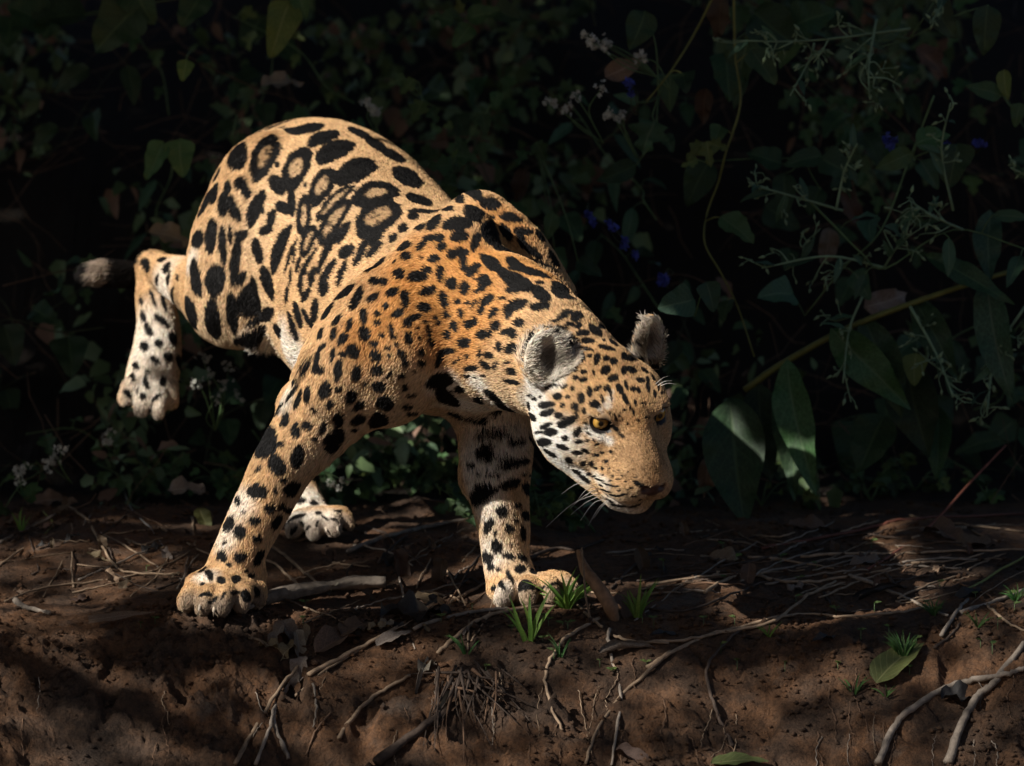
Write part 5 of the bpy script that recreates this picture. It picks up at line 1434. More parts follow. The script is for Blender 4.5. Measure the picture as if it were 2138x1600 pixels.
for i in range(620):
    px, py = random.uniform(-100, 2240), random.uniform(-100, 1080)
    y = float(np.interp(py, PROF[::-1][3:14, 1], PROF[::-1][3:14, 0])) - random.uniform(0.0, 0.25)
    p = P(px, py, y); d = (rv() + Vector((0, 0, -0.3))).normalized(); d.y *= 0.25
    pts = [p]
    for q in range(4):
        d = (d + rv(0.28)).normalized(); pts.append(pts[-1] + d * random.uniform(0.02, 0.06))
    v, f = tube_arrays(pts, 0.0009 * random.uniform(0.6, 1.8), 4, False)
    b_ = len(VV); VV += v; FF += [tuple(a + b_ for a in q) for q in f]
tag(link('dead_stems', mesh_from('dead_stems', VV, FF), m_stem['brown']), 'tangle of thin dead stems hanging in the thicket', 'undergrowth', kind='stuff')
# curled dry leaves caught in the thicket
for (x, y, s, ang, mat, dep, lab) in ((1305, 140, 95, -30, 'dry', 0.76, 'curled tan dead leaf hanging by the tallest white flowers'), (1725, 520, 90, 100, 'grey', 0.80, 'pale shrivelled dead leaf behind the budded weeds'), (1855, 625, 110, -20, 'grey', 0.80, 'broad pale dead leaf behind the thick stalk'),
        (590, 170, 90, -15, 'grey', 0.98, 'pale dead leaf lying high in the left thicket'), (360, 495, 100, 10, 'grey', 1.0, 'grey dead leaf behind the raised hock'), (395, 1020, 90, -10, 'grey', 0.72, 'large grey dead leaf at the foot of the thicket'), (1470, 225, 80, 100, 'brown', 0.8, 'brown dead leaf hanging under the vine'),
        (1085, 390, 80, 110, 'brown', 0.9, 'brown dead leaf behind the shoulder hump'), (1475, 1000, 90, 100, 'dry', 0.74, 'yellowish dead leaf behind the muzzle'), (1500, 40, 100, 95, 'brown', 0.72, 'rusty dead leaf beside the yellow vine stem'), (1780, 440, 90, 60, 'brown', 0.95, 'brown dead leaf deep in the thicket'), (1950, 130, 100, 40, 'brown', 0.95, 'dull brown dead leaf at the upper thicket')):
    a = math.radians(ang); d = Vector((math.cos(a), 0.1, -math.sin(a)))
    me_ = leaf_mesh('ovate', int(x + y), 0.9, 0.5, 0.14, 0.55, nu=14, nv=6); me_.materials.append(ML[mat])
    o = put_leaf(me_, P(x, y, dep) - d * pxl(s, dep) * 0.5, d, Vector((0, -1, 0.3)) + rv(0.3), pxl(s, dep), None, 'dead_leaf'); tag(o, lab, 'leaf', 'dead leaves in the thicket')
# ================================================================== litter on the bank
random.seed(3)
m_stick = {'tan': simple_mat('stick_tan', (0.27, 0.19, 0.125), 0.75, 0.35, 60, bump=0.5), 'grey': simple_mat('stick_grey', (0.25, 0.205, 0.165), 0.8, 0.35, 60, bump=0.6), 'dark': simple_mat('stick_dark', (0.065, 0.045, 0.034), 0.75, 0.4, 60, bump=0.5),
           'red': m_stem['red'], 'green': m_stem['yellow'], 'wire': simple_mat('pale_fibre', (0.24, 0.23, 0.22), 0.5, 0.2, 60), 'root': simple_mat('root_fibre', (0.145, 0.085, 0.052), 0.8, 0.3, 80)}
def stick(rows, r_px, mat, label, group=None, lifts=None, name='twig', ys=None):
    pts = []
    for i, (x, y) in enumerate(rows):
        p = G(x, y)
        pts.append(p + Vector((0, -0.003, pxl(r_px) * 0.8 + (lifts[i] if lifts else 0.0))))
    sp = spline(pts, 6)
    sp = [p + rv(0.0009) for p in sp]
    n = len(sp)
    rad = [pxl(r_px) * (1.0 - 0.35 * i / n) * random.uniform(0.88, 1.12) for i in range(n)]
    V, F = tube_arrays(sp, rad, 7)
    o = link(name, mesh_from(name, V, F), m_stick[mat])
    tag(o, label, 'twig', group)
    return o
ST = [
 ([(0,1135),(60,1105),(112,1079),(142,1056)],4,'grey','grey twig at the far left foot of the thicket'), ([(0,1184),(45,1150),(112,1116)],3,'tan','tan twig rising at the far left'),
 ([(127,1049),(180,1086),(210,1135),(240,1184),(285,1199),(379,1202)],3.4,'tan','thin vine looping down over the left mound to the near paw'), ([(8,1259),(90,1229),(187,1217),(285,1202),(360,1176),(409,1144)],2.6,'tan','long thin stem running across the left mud to the near leg'),
 ([(401,1082),(404,1115),(409,1144)],3,'tan','short upright stub behind the near leg'), ([(370,1232),(397,1180),(446,1131)],2.2,'grey','straight stalk leaning behind the near paw'), ([(259,1024),(274,1064),(315,1105),(341,1141)],1.8,'wire','pale wiry fibre curving over the left mound'),
 ([(210,1116),(262,1142),(326,1184)],3,'tan','thin twig down the left mound'), ([(544,1171),(574,1180),(615,1217),(645,1238)],3.6,'tan','curved twig just behind the near paw'), ([(559,1139),(592,1161),(637,1199),(671,1229)],4.5,'tan','thicker curved twig between near paw and hind foot'),
 ([(491,1600),(532,1525),(585,1442),(630,1382)],5,'tan','straight stalk fanning down the bank from the crumpled leaves'), ([(532,1600),(562,1530),(574,1480),(607,1424)],4,'grey','bent stalk fanning down the bank from the crumpled leaves'), ([(604,1589),(577,1532),(573,1487),(600,1440)],5,'grey','hooked stalk hanging down the bank'),
 ([(706,1545),(762,1473),(810,1440),(860,1414)],5,'tan','pale twig slanting below the hanging dry leaf'), ([(645,1412),(735,1364),(808,1326),(883,1280),(923,1254)],5,'tan','long stalk slanting up to the far front paw'), ([(615,1457),(675,1405),(731,1371),(800,1330)],3.2,'tan','thin stalk parallel to the long slanting one'),
 ([(864,1316),(946,1290),(1040,1275),(1080,1278)],4.5,'grey','grey twig pinned under the far front paw'), ([(913,1368),(962,1326),(1014,1293),(1103,1272),(1165,1269)],5,'tan','root-like stem curving along the lip below the far front paw'),
 ([(726,1156),(790,1130),(824,1120),(910,1100),(1000,1085)],5.5,'grey','pale stick lying behind the far front leg'), ([(790,1180),(808,1156),(838,1129),(880,1096)],4,'dark','dark stick crossing the pale one'), ([(762,1100),(808,1120),(838,1149),(890,1188)],3,'dark','thin dark twig behind the far front leg'), ([(710,1225),(735,1180),(765,1110)],2.2,'dark','thin upright twig right of the hind foot'),
 ([(942,1260),(975,1242),(1014,1221)],4.5,'tan','short tan twig left of the far front paw'), ([(929,1251),(960,1225),(982,1211),(1010,1225)],3.5,'dark','crooked dark twig left of the far front paw'), ([(880,1235),(930,1245),(975,1262)],3,'tan','twig under the crooked dark one'),
 ([(788,1600),(864,1542),(936,1490)],11,'dark','thick dark stick at the bottom of the bank'), ([(1253,1293),(1185,1332),(1149,1378),(1139,1431),(1155,1486),(1175,1529)],4,'tan','long root hanging in a curve below the grass tuft'),
 ([(1270,1316),(1273,1362),(1296,1447),(1285,1540),(1278,1600)],4,'grey','root hanging straight down the bank face'), ([(1400,1365),(1342,1414),(1293,1463),(1250,1522),(1221,1600)],4.5,'tan','root slanting across the hanging one'), ([(1204,1267),(1230,1290),(1257,1313)],4,'tan','short stalk right of the far front paw'), ([(1240,1237),(1262,1262),(1286,1287)],3,'tan','short stalk beside the rolled leaf'),
 ([(1280,1329),(1322,1342),(1397,1344)],3.5,'tan','twig lying right of the rolled leaf'), ([(1103,1169),(1158,1149),(1208,1149),(1260,1130)],4.5,'dark','dark stick behind the far front paw'), ([(1590,1148),(1725,1124),(1830,1102),(1913,1086),(2138,1075)],4.5,'red','long red-brown stem along the thicket edge'),
 ([(1350,1225),(1440,1210),(1560,1202),(1627,1214)],3.4,'tan','stalk in the pile of dead stems, leftmost'), ([(1470,1240),(1515,1214),(1575,1204),(1620,1216),(1687,1218),(1762,1210),(1860,1191)],4.4,'tan','longest bowed stalk in the pile of dead stems'), ([(1350,1274),(1425,1277),(1500,1255),(1575,1225),(1640,1206)],3.2,'dark','dark stalk under the bowed one'),
 ([(1350,1397),(1402,1367),(1481,1330),(1582,1311),(1627,1292),(1687,1247),(1744,1217)],4.6,'tan','long stem running along the edge of the mud lip'), ([(1350,1345),(1444,1337),(1545,1311),(1620,1292),(1687,1285),(1762,1289),(1875,1281),(1920,1272)],3.6,'tan','second stem along the mud lip'), ([(1530,1562),(1505,1510),(1492,1480),(1476,1405),(1500,1360),(1545,1319)],4.5,'dark','dark root bending down from the mud lip'),
 ([(1582,1199),(1680,1180),(1777,1165),(1830,1160)],3.4,'grey','grey stalk on the pile of dead stems'), ([(1672,1165),(1780,1158),(1875,1159),(2000,1153),(2138,1152)],3.6,'tan','long straight stalk along the pile of dead stems'), ([(1871,1180),(1950,1169),(2062,1172)],3.4,'grey','short grey stalk right of the pile'), ([(2006,1285),(2081,1259),(2138,1236)],5.5,'grey','grey stick at the right end of the mud'),
 ([(2010,1240),(2070,1205),(2138,1165)],3.4,'green','yellow-green stem slanting up at the right'), ([(1774,1206),(1830,1225),(1905,1259),(1980,1289)],4.6,'grey','pale split stalk crossing towards the grass'), ([(1834,1600),(1871,1517),(1912,1480),(1987,1439),(2044,1424),(2107,1414),(2138,1401)],8,'grey','thick pale branch bending down the right bank'),
 ([(1980,1600),(2010,1517),(2044,1461),(2081,1427),(2138,1352)],10,'grey','thickest pale branch at the right edge'), ([(1965,1330),(1995,1285),(2021,1255)],5,'grey','short grey stick near the grass tuft'), ([(1950,1355),(1985,1330),(2005,1305)],4,'dark','short dark stick near the grass tuft'), ([(1355,1159),(1312,1195),(1276,1231)],4,'dark','stick leaning right of the rolled leaf'),
 ([(1330,1215),(1400,1205),(1460,1198),(1540,1196)],3,'dark','dark stalk behind the pile of dead stems'), ([(1500,1185),(1590,1170),(1670,1150)],3,'dark','dark stalk near the red-brown stem'), ([(1560,1165),(1640,1172),(1740,1190)],3,'tan','stalk crossing under the red-brown stem'), ([(1700,1140),(1790,1118),(1880,1125),(2010,1140)],3,'dark','dark stalk beside the big brown leaf'),
 ([(1900,1080),(2010,1098),(2138,1112)],3,'tan','stalk at the right thicket edge'), ([(1420,1110),(1500,1130),(1590,1146)],2.6,'dark','thin stalk below the hanging leaves'), ([(1720,1240),(1742,1275),(1780,1281),(1830,1274)],3.2,'dark','dark bent stalk on the open mud'), ([(1850,1200),(1870,1225),(1890,1230)],4,'dark','knobbly dark stub among the stems'),
 ([(1340,1245),(1400,1240),(1470,1238)],3,'tan','stalk left of the bowed one'), ([(1600,1222),(1680,1206),(1760,1196),(1812,1192)],3,'grey','grey stalk on the bowed one'), ([(2060,1265),(2100,1300),(2138,1320)],3.5,'tan','twig at the right edge of the mud'), ([(30,1120),(100,1100),(150,1080)],3,'dark','dark twig at the far left'), ([(90,1070),(110,1095),(95,1115)],2,'green','green stalk at the far left'),
 ([(520,1335),(545,1340),(560,1350)],3,'tan','tiny stick below the near paw'), ([(30,1262),(60,1275),(104,1285)],7,'grey','short weathered stick on the left mud'), ([(690,1490),(660,1530),(640,1580)],2.6,'root','thin stalk low on the left bank'), ([(655,1430),(660,1480),(655,1520)],2.6,'grey','thin hanging stalk below the crumpled leaves'),
]
for rows, r, mat, lab in ST:
    stick(rows, r, mat, lab, 'twigs and stalks on the bank')
# more thin dead stalks, matted along the thicket edge and round the paws
for i in range(120):
    if i < 70: x, y = random.uniform(1300, 2120), random.uniform(1100, 1250)
    elif i < 95: x, y = random.uniform(640, 1010), random.uniform(1130, 1330)
    else: x, y = random.uniform(0, 420), random.uniform(1070, 1240)
    L = random.uniform(40, 190); a = random.gauss(-0.12, 0.22) if i < 70 else random.gauss(-0.3, 0.8)
    bow = random.gauss(0, 10)
    rows = [(x - math.cos(a) * L / 2, y - math.sin(a) * L / 2), (x + random.gauss(0, 4), y + bow * 0.6), (x + math.cos(a) * L / 2, y + math.sin(a) * L / 2)]
    stick(rows, random.uniform(1.2, 3.0), random.choice(['tan', 'tan', 'grey', 'dark', 'root']), ['thin dead stalk in the mat along the right thicket edge', 'thin dead stalk among the litter between the front paws', 'thin dead stalk on the left mound'][0 if i < 70 else (1 if i < 95 else 2)], ['dead stalk mat', 'stalks between the paws', 'stalks on the left mound'][0 if i < 70 else (1 if i < 95 else 2)])
# red stem standing up diagonally, upright thin stalk
o, _ = stem([G(1811, 1191), P(1928, 1112, 0.40), P(2033, 1000, 0.50), P(2100, 930, 0.56)], 0.0032, 0.002, 'red', None, 'twig'); tag(o, 'red-brown stem leaning up out of the pile of dead stems', 'twig', 'twigs and stalks on the bank')
o, _ = stem([G(1232, 1290), P(1222, 1236, G(1232, 1290).y), P(1215, 1143, G(1232, 1290).y + 0.01)], 0.0022, 0.0016, m_stick['tan'], None, 'twig'); tag(o, 'thin upright stalk in front of the rolled leaf', 'twig', 'twigs and stalks on the bank')
# hair roots on the bank face
for i in range(46):
    x, y = random.uniform(0, 2138), random.uniform(1370, 1560)
    rows = [(x, y)]
    for q in range(random.randint(3, 5)): rows.append((rows[-1][0] + random.gauss(0, 8), rows[-1][1] + random.uniform(16, 38)))
    stick(rows, random.uniform(0.7, 1.3), random.choice(['root', 'tan', 'root', 'grey']), 'fine hair root trailing down the bank face', 'hair roots on the bank face', name='hair_root')

def ground_leaf(x, y, s, ang, mat, shape, ratio, label, bend=0.8, fold=0.4, wave=0.12, curl=0.0, tilt=(0, -0.5, 0.85), lift=0.006, name='fallen_leaf', group=None, dz=0.0):
    c = G(x, y)
    a = math.radians(ang)
    s = s * 1.18
    L = pxl(s, c.y)
    g0 = G(x - math.cos(a) * s * 0.5, y - math.sin(a) * s * 0.5); g1 = G(x + math.cos(a) * s * 0.5, y + math.sin(a) * s * 0.5)
    d = (g1 - g0)
    if d.length > 1.5 * L: d = Vector((math.cos(a), -0.3 * math.sin(a), -math.sin(a)))
    me_ = leaf_mesh(shape, int(x * 3 + y), bend, fold, wave, ratio, curl, nu=16, nv=8); me_.materials.append(ML[mat])
    o = put_leaf(me_, c - d.normalized() * L * 0.5 + Vector((0, -0.5 * lift, lift + dz)), d, Vector(tilt), L, None, name)
    tag(o, label, 'leaf', group)
    return o
GLV = [
 (556,1352,52,200,'dry','ovate',0.5,'crumpled tan leaf curling off the dry clump',1.5,0.7,0.2,0.0), (628,1362,70,75,'grey','ovate',0.5,'crumpled pale leaf standing in the dry clump',1.2,0.9,0.16,0.0), (600,1322,56,20,'dry','ovate',0.55,'crumpled tan leaf on top of the dry clump',1.6,0.7,0.2,0.0),
 (255,1297,118,-3,'dry','blade',0.26,'pale tan flat dead leaf lying on the bare left mud',0.15,0.1,0.03,0.0), (725,1338,150,-28,'brown','ovate',0.42,'long brown curled leaf on the slanting stalks',0.9,0.6,0.08,0.0), (745,1315,80,-30,'brown','ovate',0.6,'broken brown leaf behind the long curled one',0.6,0.4,0.1,0.0),
 (572,1340,60,120,'grey','ovate',0.5,'crumpled pale leaf, leftmost of the dry clump',1.6,0.7,0.2,0.0), (610,1345,90,60,'grey','ovate',0.45,'crumpled pale leaf in the middle of the dry clump',1.5,0.8,0.2,0.0), (590,1368,60,150,'dry','ovate',0.6,'crumpled tan leaf low in the dry clump',1.7,0.6,0.22,0.0), (640,1335,55,30,'dry','ovate',0.6,'crumpled tan leaf at the right of the dry clump',1.4,0.7,0.2,0.0), (625,1415,70,110,'grey','ovate',0.55,'torn pale leaf hanging under the dry clump',1.0,0.6,0.2,0.0),
 (822,1340,76,-28,'grey','ovate',0.42,'pale folded leaf beside the slanting stalk',0.4,0.5,0.06,0.0), (893,1392,60,-60,'grey','ovate',0.5,'shrivelled grey leaf at the lip of the bank',1.4,0.7,0.25,0.0), (873,1440,64,100,'grey','blade',0.32,'rolled grey leaf hanging down the bank face',0.8,0.5,0.1,2.4),
 (1315,1285,84,60,'brown','ovate',0.75,'glossy dark brown leaf beside the rolled one',0.9,0.5,0.1,0.0), (1312,1362,112,-8,'grey','ovate',0.34,'rolled grey leaf lying below the lip right of the grass',0.5,0.4,0.08,2.2), (1880,1388,152,-45,'fallen','ovate',0.42,'large fresh yellow-green fallen leaf on the right mud',0.35,0.3,0.03,0.0),
 (1525,1172,110,-18,'dry','ovate',0.45,'curled tan leaf at the left of the stem pile',1.5,0.7,0.14,0.0), (1560,1215,60,95,'brown','ovate',0.5,'small brown leaf under the bowed stalk',0.8,0.4,0.1,0.0), (1975,1122,110,12,'brown','ovate',0.5,'big brown leaf at the right thicket edge',0.8,0.6,0.1,0.0), (2040,1138,90,-20,'brown','ovate',0.5,'curled brown leaf behind the big one',1.2,0.6,0.1,0.0), (1812,1178,70,-25,'grey','ovate',0.45,'grey leaf caught on the stem pile',0.8,0.4,0.12,0.0),
 (1725,1338,60,-20,'black','lance',0.35,'small black shrivelled leaf on the open mud',1.0,0.6,0.15,0.0), (2010,1458,80,-10,'black','ovate',0.7,'black rotten leaf under the pale branch',1.2,0.6,0.15,0.0), (870,1285,150,-6,'black','ovate',0.45,'large black rotten leaf left of the far front paw',0.5,0.4,0.2,0.0), (905,1262,70,10,'dry','ovate',0.5,'tan leaf under the twigs by the far front paw',0.5,0.3,0.1,0.0),
 (640,1126,74,-15,'dry','ovate',0.5,'yellowish spotted leaf under the planted hind foot',0.3,0.2,0.04,0.0), (425,1095,52,70,'fallen','ovate',0.6,'pale green fallen leaf behind the near leg',0.5,0.3,0.08,0.0), (1830,1245,110,-25,'black','lance',0.3,'black rolled leaf among the right stems',0.6,0.6,0.1,2.0), (2020,1245,60,-40,'black','ovate',0.5,'black curled leaf under the grey stick',1.0,0.6,0.1,0.0),
 (110,1052,90,-8,'dry','ovate',0.5,'tan leaf at the foot of the left thicket',0.6,0.3,0.1,0.0), (1330,1592,90,20,'brown','ovate',0.5,'rolled brown leaf low on the bank face',1.5,0.8,0.1,0.0), (1545,1597,110,-3,'fallen','ovate',0.35,'pale green leaf at the very bottom of the bank',0.4,0.3,0.05,0.0), (1390,1330,60,-6,'black','lance',0.3,'black sliver of leaf on the mud lip',0.6,0.5,0.1,0.0),
 (920,1215,70,100,'brown','ovate',0.6,'dark crumpled leaf behind the black rotten one',1.4,0.8,0.2,0.0), (1340,1185,60,80,'brown','ovate',0.5,'brown leaf standing beside the leaning stick',0.8,0.5,0.12,0.0), (840,1200,80,70,'brown','ovate',0.5,'brown folded leaf behind the pale stick',1.0,0.8,0.15,0.0), (1700,1105,90,-10,'brown','ovate',0.5,'brown leaf along the red-brown stem',0.9,0.5,0.12,0.0),
]
for (x, y, s, ang, mat, sh, rt, lab, be, fo, wa, cu) in GLV:
    ground_leaf(x, y, s, ang, mat, sh, rt, lab, be, fo, wa, cu, group='dead leaves on the bank')
for i in range(46):
    x, y = random.choice([(random.uniform(1320, 2130), random.uniform(1100, 1240)), (random.uniform(640, 1010), random.uniform(1140, 1340)), (random.uniform(0, 500), random.uniform(1060, 1260))])
    ground_leaf(x, y, random.uniform(22, 48), random.uniform(0, 360), random.choice(['brown', 'brown', 'black', 'grey', 'dry']), random.choice(['ovate', 'lance']), random.uniform(0.35, 0.6), 'small scrap of dead leaf in the bank litter', random.uniform(0.6, 1.6), 0.6, 0.2, 0.0, group='leaf scraps in the litter')
# thick dry sheath beside the near paw, and the rolled brown leaf on the right
def husk(rows, rad, mat, label, lifts, name):
    pts = [G(x, y) + Vector((0, 0, l)) for (x, y), l in zip(rows, lifts)]
    sp = spline(pts, 6); n = len(sp)
    rr = np.interp(np.linspace(0, 1, n), np.linspace(0, 1, len(rad)), rad)
    V, F = tube_arrays(sp, [pxl(r) for r in rr], 14)
    V = np.array([list(v) for v in V])
    for i in range(n):
        for k in range(14):
            c = np.array(sp[i]); j = i * 14 + k
            V[j] = c + (V[j] - c) * (1 + 0.22 * math.sin(k * 2.7 + i * 0.15) + 0.10 * random.uniform(-1, 1))
    o = link(name, mesh_from(name, V, F), m_stick[mat]); tag(o, label, 'husk')
husk([(512, 1286), (560, 1266), (610, 1256), (660, 1246), (690, 1240), (740, 1234), (805, 1230)], [3, 13, 17, 13, 9, 15, 12], 'grey', 'thick dry grey sheath lying beside the near front paw', [0.010, 0.014, 0.016, 0.014, 0.012, 0.014, 0.012], 'dry_sheath')
r_y = G(1285, 1296).y
V, F = tube_arrays(spline([P(1208, 1150, r_y + 0.05), P(1222, 1190, r_y + 0.03), P(1246, 1222, r_y + 0.01), P(1272, 1262, r_y - 0.005), P(1284, 1298, r_y)], 6), [pxl(r) for r in np.interp(np.linspace(0, 1, 25), [0, .3, .8, 1], [5, 12, 15, 9])], 12)
V = [Vector(v) + rv(0.0006) for v in V]
tag(link('rolled_leaf', mesh_from('rolled_leaf', V, F), simple_mat('rolled_leaf_brown', (0.20, 0.115, 0.065), 0.6, 0.3, 90, bump=0.4)), 'brown dead leaf rolled into a tube and standing in the mud', 'leaf')
# weathered stump of matted roots on the bank face
t = empty('root_mat', G(980, 1440)); tag(t, 'mat of dark dead roots hanging on the bank face', 'roots')
for i in range(40):
    x0, y0 = random.gauss(985, 30), random.gauss(1412, 16)
    ang = random.gauss(1.45, 0.62); L = random.uniform(40, 180)
    rows = [(x0, y0), (x0 + math.cos(ang) * L * 0.5 + random.gauss(0, 8), y0 + math.sin(ang) * L * 0.5), (x0 + math.cos(ang) * L, y0 + math.sin(ang) * L)]
    pts = [G(*rows[0], 0.004) + Vector((0, -0.02, 0.0)), G(*rows[1]) + Vector((0, -0.012 - 0.012 * random.random(), 0.004)), G(*rows[2]) + Vector((0, -0.004, 0.002))]
    V, F = tube_arrays(spline(pts, 5), [pxl(random.uniform(1.0, 4.5)) * (1 - 0.08 * q) for q in range(11)], 6)
    link('root', mesh_from('root', V, F), m_stick[random.choice(['dark', 'dark', 'root', 'dark'])], t)
ground_leaf(925, 1478, 86, 110, 'grey', 'lance', 0.24, 'dark pointed seed pod hanging beside the root mat', 0.3, 0.3, 0.02, 2.2, name='seed_pod')

# ------------------------------------------------------------------ grass and seedlings
def tuft(x, y, n, h, spread, mat, label, lean=(0, 0)):
    p = G(x, y)
    t = empty('grass_tuft', p); tag(t, label, 'grass')
    for i in range(n):
        a = random.uniform(0, 6.28); L = pxl(h, p.y) * random.uniform(0.5, 1.1)
        d = Vector((math.cos(a) * spread + lean[0], math.sin(a) * spread * 0.6 - 0.1, 1.0 + lean[1]))
        b_ = p + Vector((math.cos(a), math.sin(a), 0)) * pxl(h) * 0.12 * random.random()
        put_leaf(lib('blade', mat, ratio=0.10 if h > 40 else 0.13, bend=1.3, fold=0.5, wave=0.02, nu=10, nv=2), b_, d, Vector((-d.x, -0.8, 0.3)) + rv(0.2), L, t, 'blade')
    return t
tuft(1182, 1270, 34, 100, 0.95, 'grass', 'bright green grass tuft in front of the far front paw')
tuft(1106, 1338, 8, 124, 0.5, 'grass', 'tall single grass shoot at the lip of the bank')
tuft(1332, 1290, 16, 92, 0.35, 'grass', 'upright grass tuft right of the rolled leaf')
tuft(972, 1366, 7, 66, 0.6, 'grassd', 'small grass shoot on the mud left of the tall one')
tuft(1168, 1372, 7, 62, 0.4, 'grassd', 'small grass shoot below the bright tuft')
tuft(1885, 1376, 60, 66, 0.5, 'grassd', 'dense dark green grass tuft beside the fallen green leaf')
tuft(1604, 1330, 9, 40, 0.7, 'grass', 'tiny grass tuft on the open mud')
tuft(1950, 1285, 22, 48, 0.8, 'grassd', 'low grass tuft among the right twigs')
tuft(1782, 1452, 8, 56, 0.6, 'grassd', 'thin grass shoot below the fallen green leaf')
tuft(1850, 1455, 8, 40, 0.9, 'grassd', 'flat grass shoot under the fallen green leaf')
tuft(2040, 1310, 12, 46, 0.9, 'grassd', 'low grass tuft at the right edge of the mud')
tuft(2120, 1255, 16, 50, 0.9, 'grassd', 'grass tuft at the foot of the right thicket')
tuft(45, 1112, 6, 60, 0.4, 'grass', 'grass shoot at the far left of the bank')
for i in range(58):
    if i < 34: x, y = random.uniform(1330, 2120), random.uniform(1120, 1420)
    elif i < 46: x, y = random.uniform(200, 1000), random.uniform(1120, 1370)
    else: x, y = random.uniform(1000, 1400), random.uniform(1290, 1420)
    p = G(x, y); t = empty('seedling', p); tag(t, 'tiny two-leaved green seedling on the mud', 'seedling', 'seedlings on the mud')
    h = random.uniform(0.006, 0.018)
    stem([p, p + Vector((0, 0, h))], 0.0006, 0.0005, 'green', t, 'stem', 2, 5)
    for s in range(random.choice([2, 2, 3, 4])):
        a = random.uniform(0, 6.28)
        put_leaf(lib('ovate', 'pale', ratio=0.6, bend=0.3), p + Vector((0, 0, h)), Vector((math.cos(a), math.sin(a), 0.25)), Vector((0, -0.6, 0.8)), random.uniform(0.007, 0.014), t)
# crumbs of soil on the bank: uncountable
ico = np.array([(0, 0, 1), (0.9, 0, 0.2), (0.28, 0.85, 0.1), (-0.72, 0.53, 0.2), (-0.72, -0.53, 0.1), (0.28, -0.85, 0.2), (0, 0, -0.6)])
icf = np.array([(0, 1, 2), (0, 2, 3), (0, 3, 4), (0, 4, 5), (0, 5, 1), (6, 2, 1), (6, 3, 2), (6, 4, 3), (6, 5, 4), (6, 1, 5)])
nc = 24000
cx = RNG.uniform(-0.9, 0.9, nc); cy = np.where(RNG.random(nc) < 0.6, RNG.uniform(-0.52, -0.12, nc), RNG.uniform(-0.2, 0.9, nc))
kp = vnoise(np.stack([cx, cy, cx * 0], 1), 9, 121) > RNG.uniform(-0.7, 0.5, nc)
cx, cy = cx[kp], cy[kp]; nc = len(cx)
cz = ground_z(cx, cy)
rr_ = 0.0011 + 0.0075 * RNG.random(nc) ** 5
th = RNG.uniform(0, 6.28, nc)
J = RNG.uniform(0.6, 1.35, (nc, 7, 3))
W = ico[None] * J * rr_[:, None, None]
Vc = np.stack([W[:, :, 0] * np.cos(th)[:, None] - W[:, :, 1] * np.sin(th)[:, None] + cx[:, None], W[:, :, 0] * np.sin(th)[:, None] + W[:, :, 1] * np.cos(th)[:, None] + cy[:, None], W[:, :, 2] * 0.8 + (cz + rr_ * 0.25)[:, None]], -1)
VV = Vc.reshape(-1, 3); FF = (icf[None] + (np.arange(nc) * 7)[:, None, None]).reshape(-1, 3)
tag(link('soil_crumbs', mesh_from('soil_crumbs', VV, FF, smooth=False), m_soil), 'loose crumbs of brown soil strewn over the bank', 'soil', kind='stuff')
# ================================================================== unseen tree added left of the view to shade bank and thicket
random.seed(9)
S = np.array(SUN_TO)
e1 = np.cross(S, [0, 0, 1.0]); e1 /= np.linalg.norm(e1); e2 = np.cross(S, e1)
cell = 0.02
def plane(p): return np.stack([p @ e1, p @ e2], 1)
jp = plane(BV)
g0 = jp.min(0) - 0.3
gn = np.ceil((jp.max(0) + 0.3 - g0) / cell).astype(int)
occ = np.zeros(gn, dtype=bool)
ij = ((jp - g0) / cell).astype(int)
occ[ij[:, 0], ij[:, 1]] = True
def dil(o, n):
    for _ in range(n):
        p = o.copy()
        p[1:] |= o[:-1]; p[:-1] |= o[1:]; p[:, 1:] |= o[:, :-1]; p[:, :-1] |= o[:, 1:]
        o = p
    return o
gap = dil(occ, 1)          # opening shaped to the animal's outline to let full sun onto it
rim = dil(occ, 7)
eu = np.array((0, 0, 1.0)) - S * S[2]
m_shade_leaf = simple_mat('shade_leaf', (0.045, 0.085, 0.035), 0.5, 0.3, 8)
DIST = 4.6
cen = np.array((0.05, 0.2, 0.35)) + S * DIST
LW = 0.075
VV, FF = [], []
nl = 44000
c2 = plane(cen[None])[0]
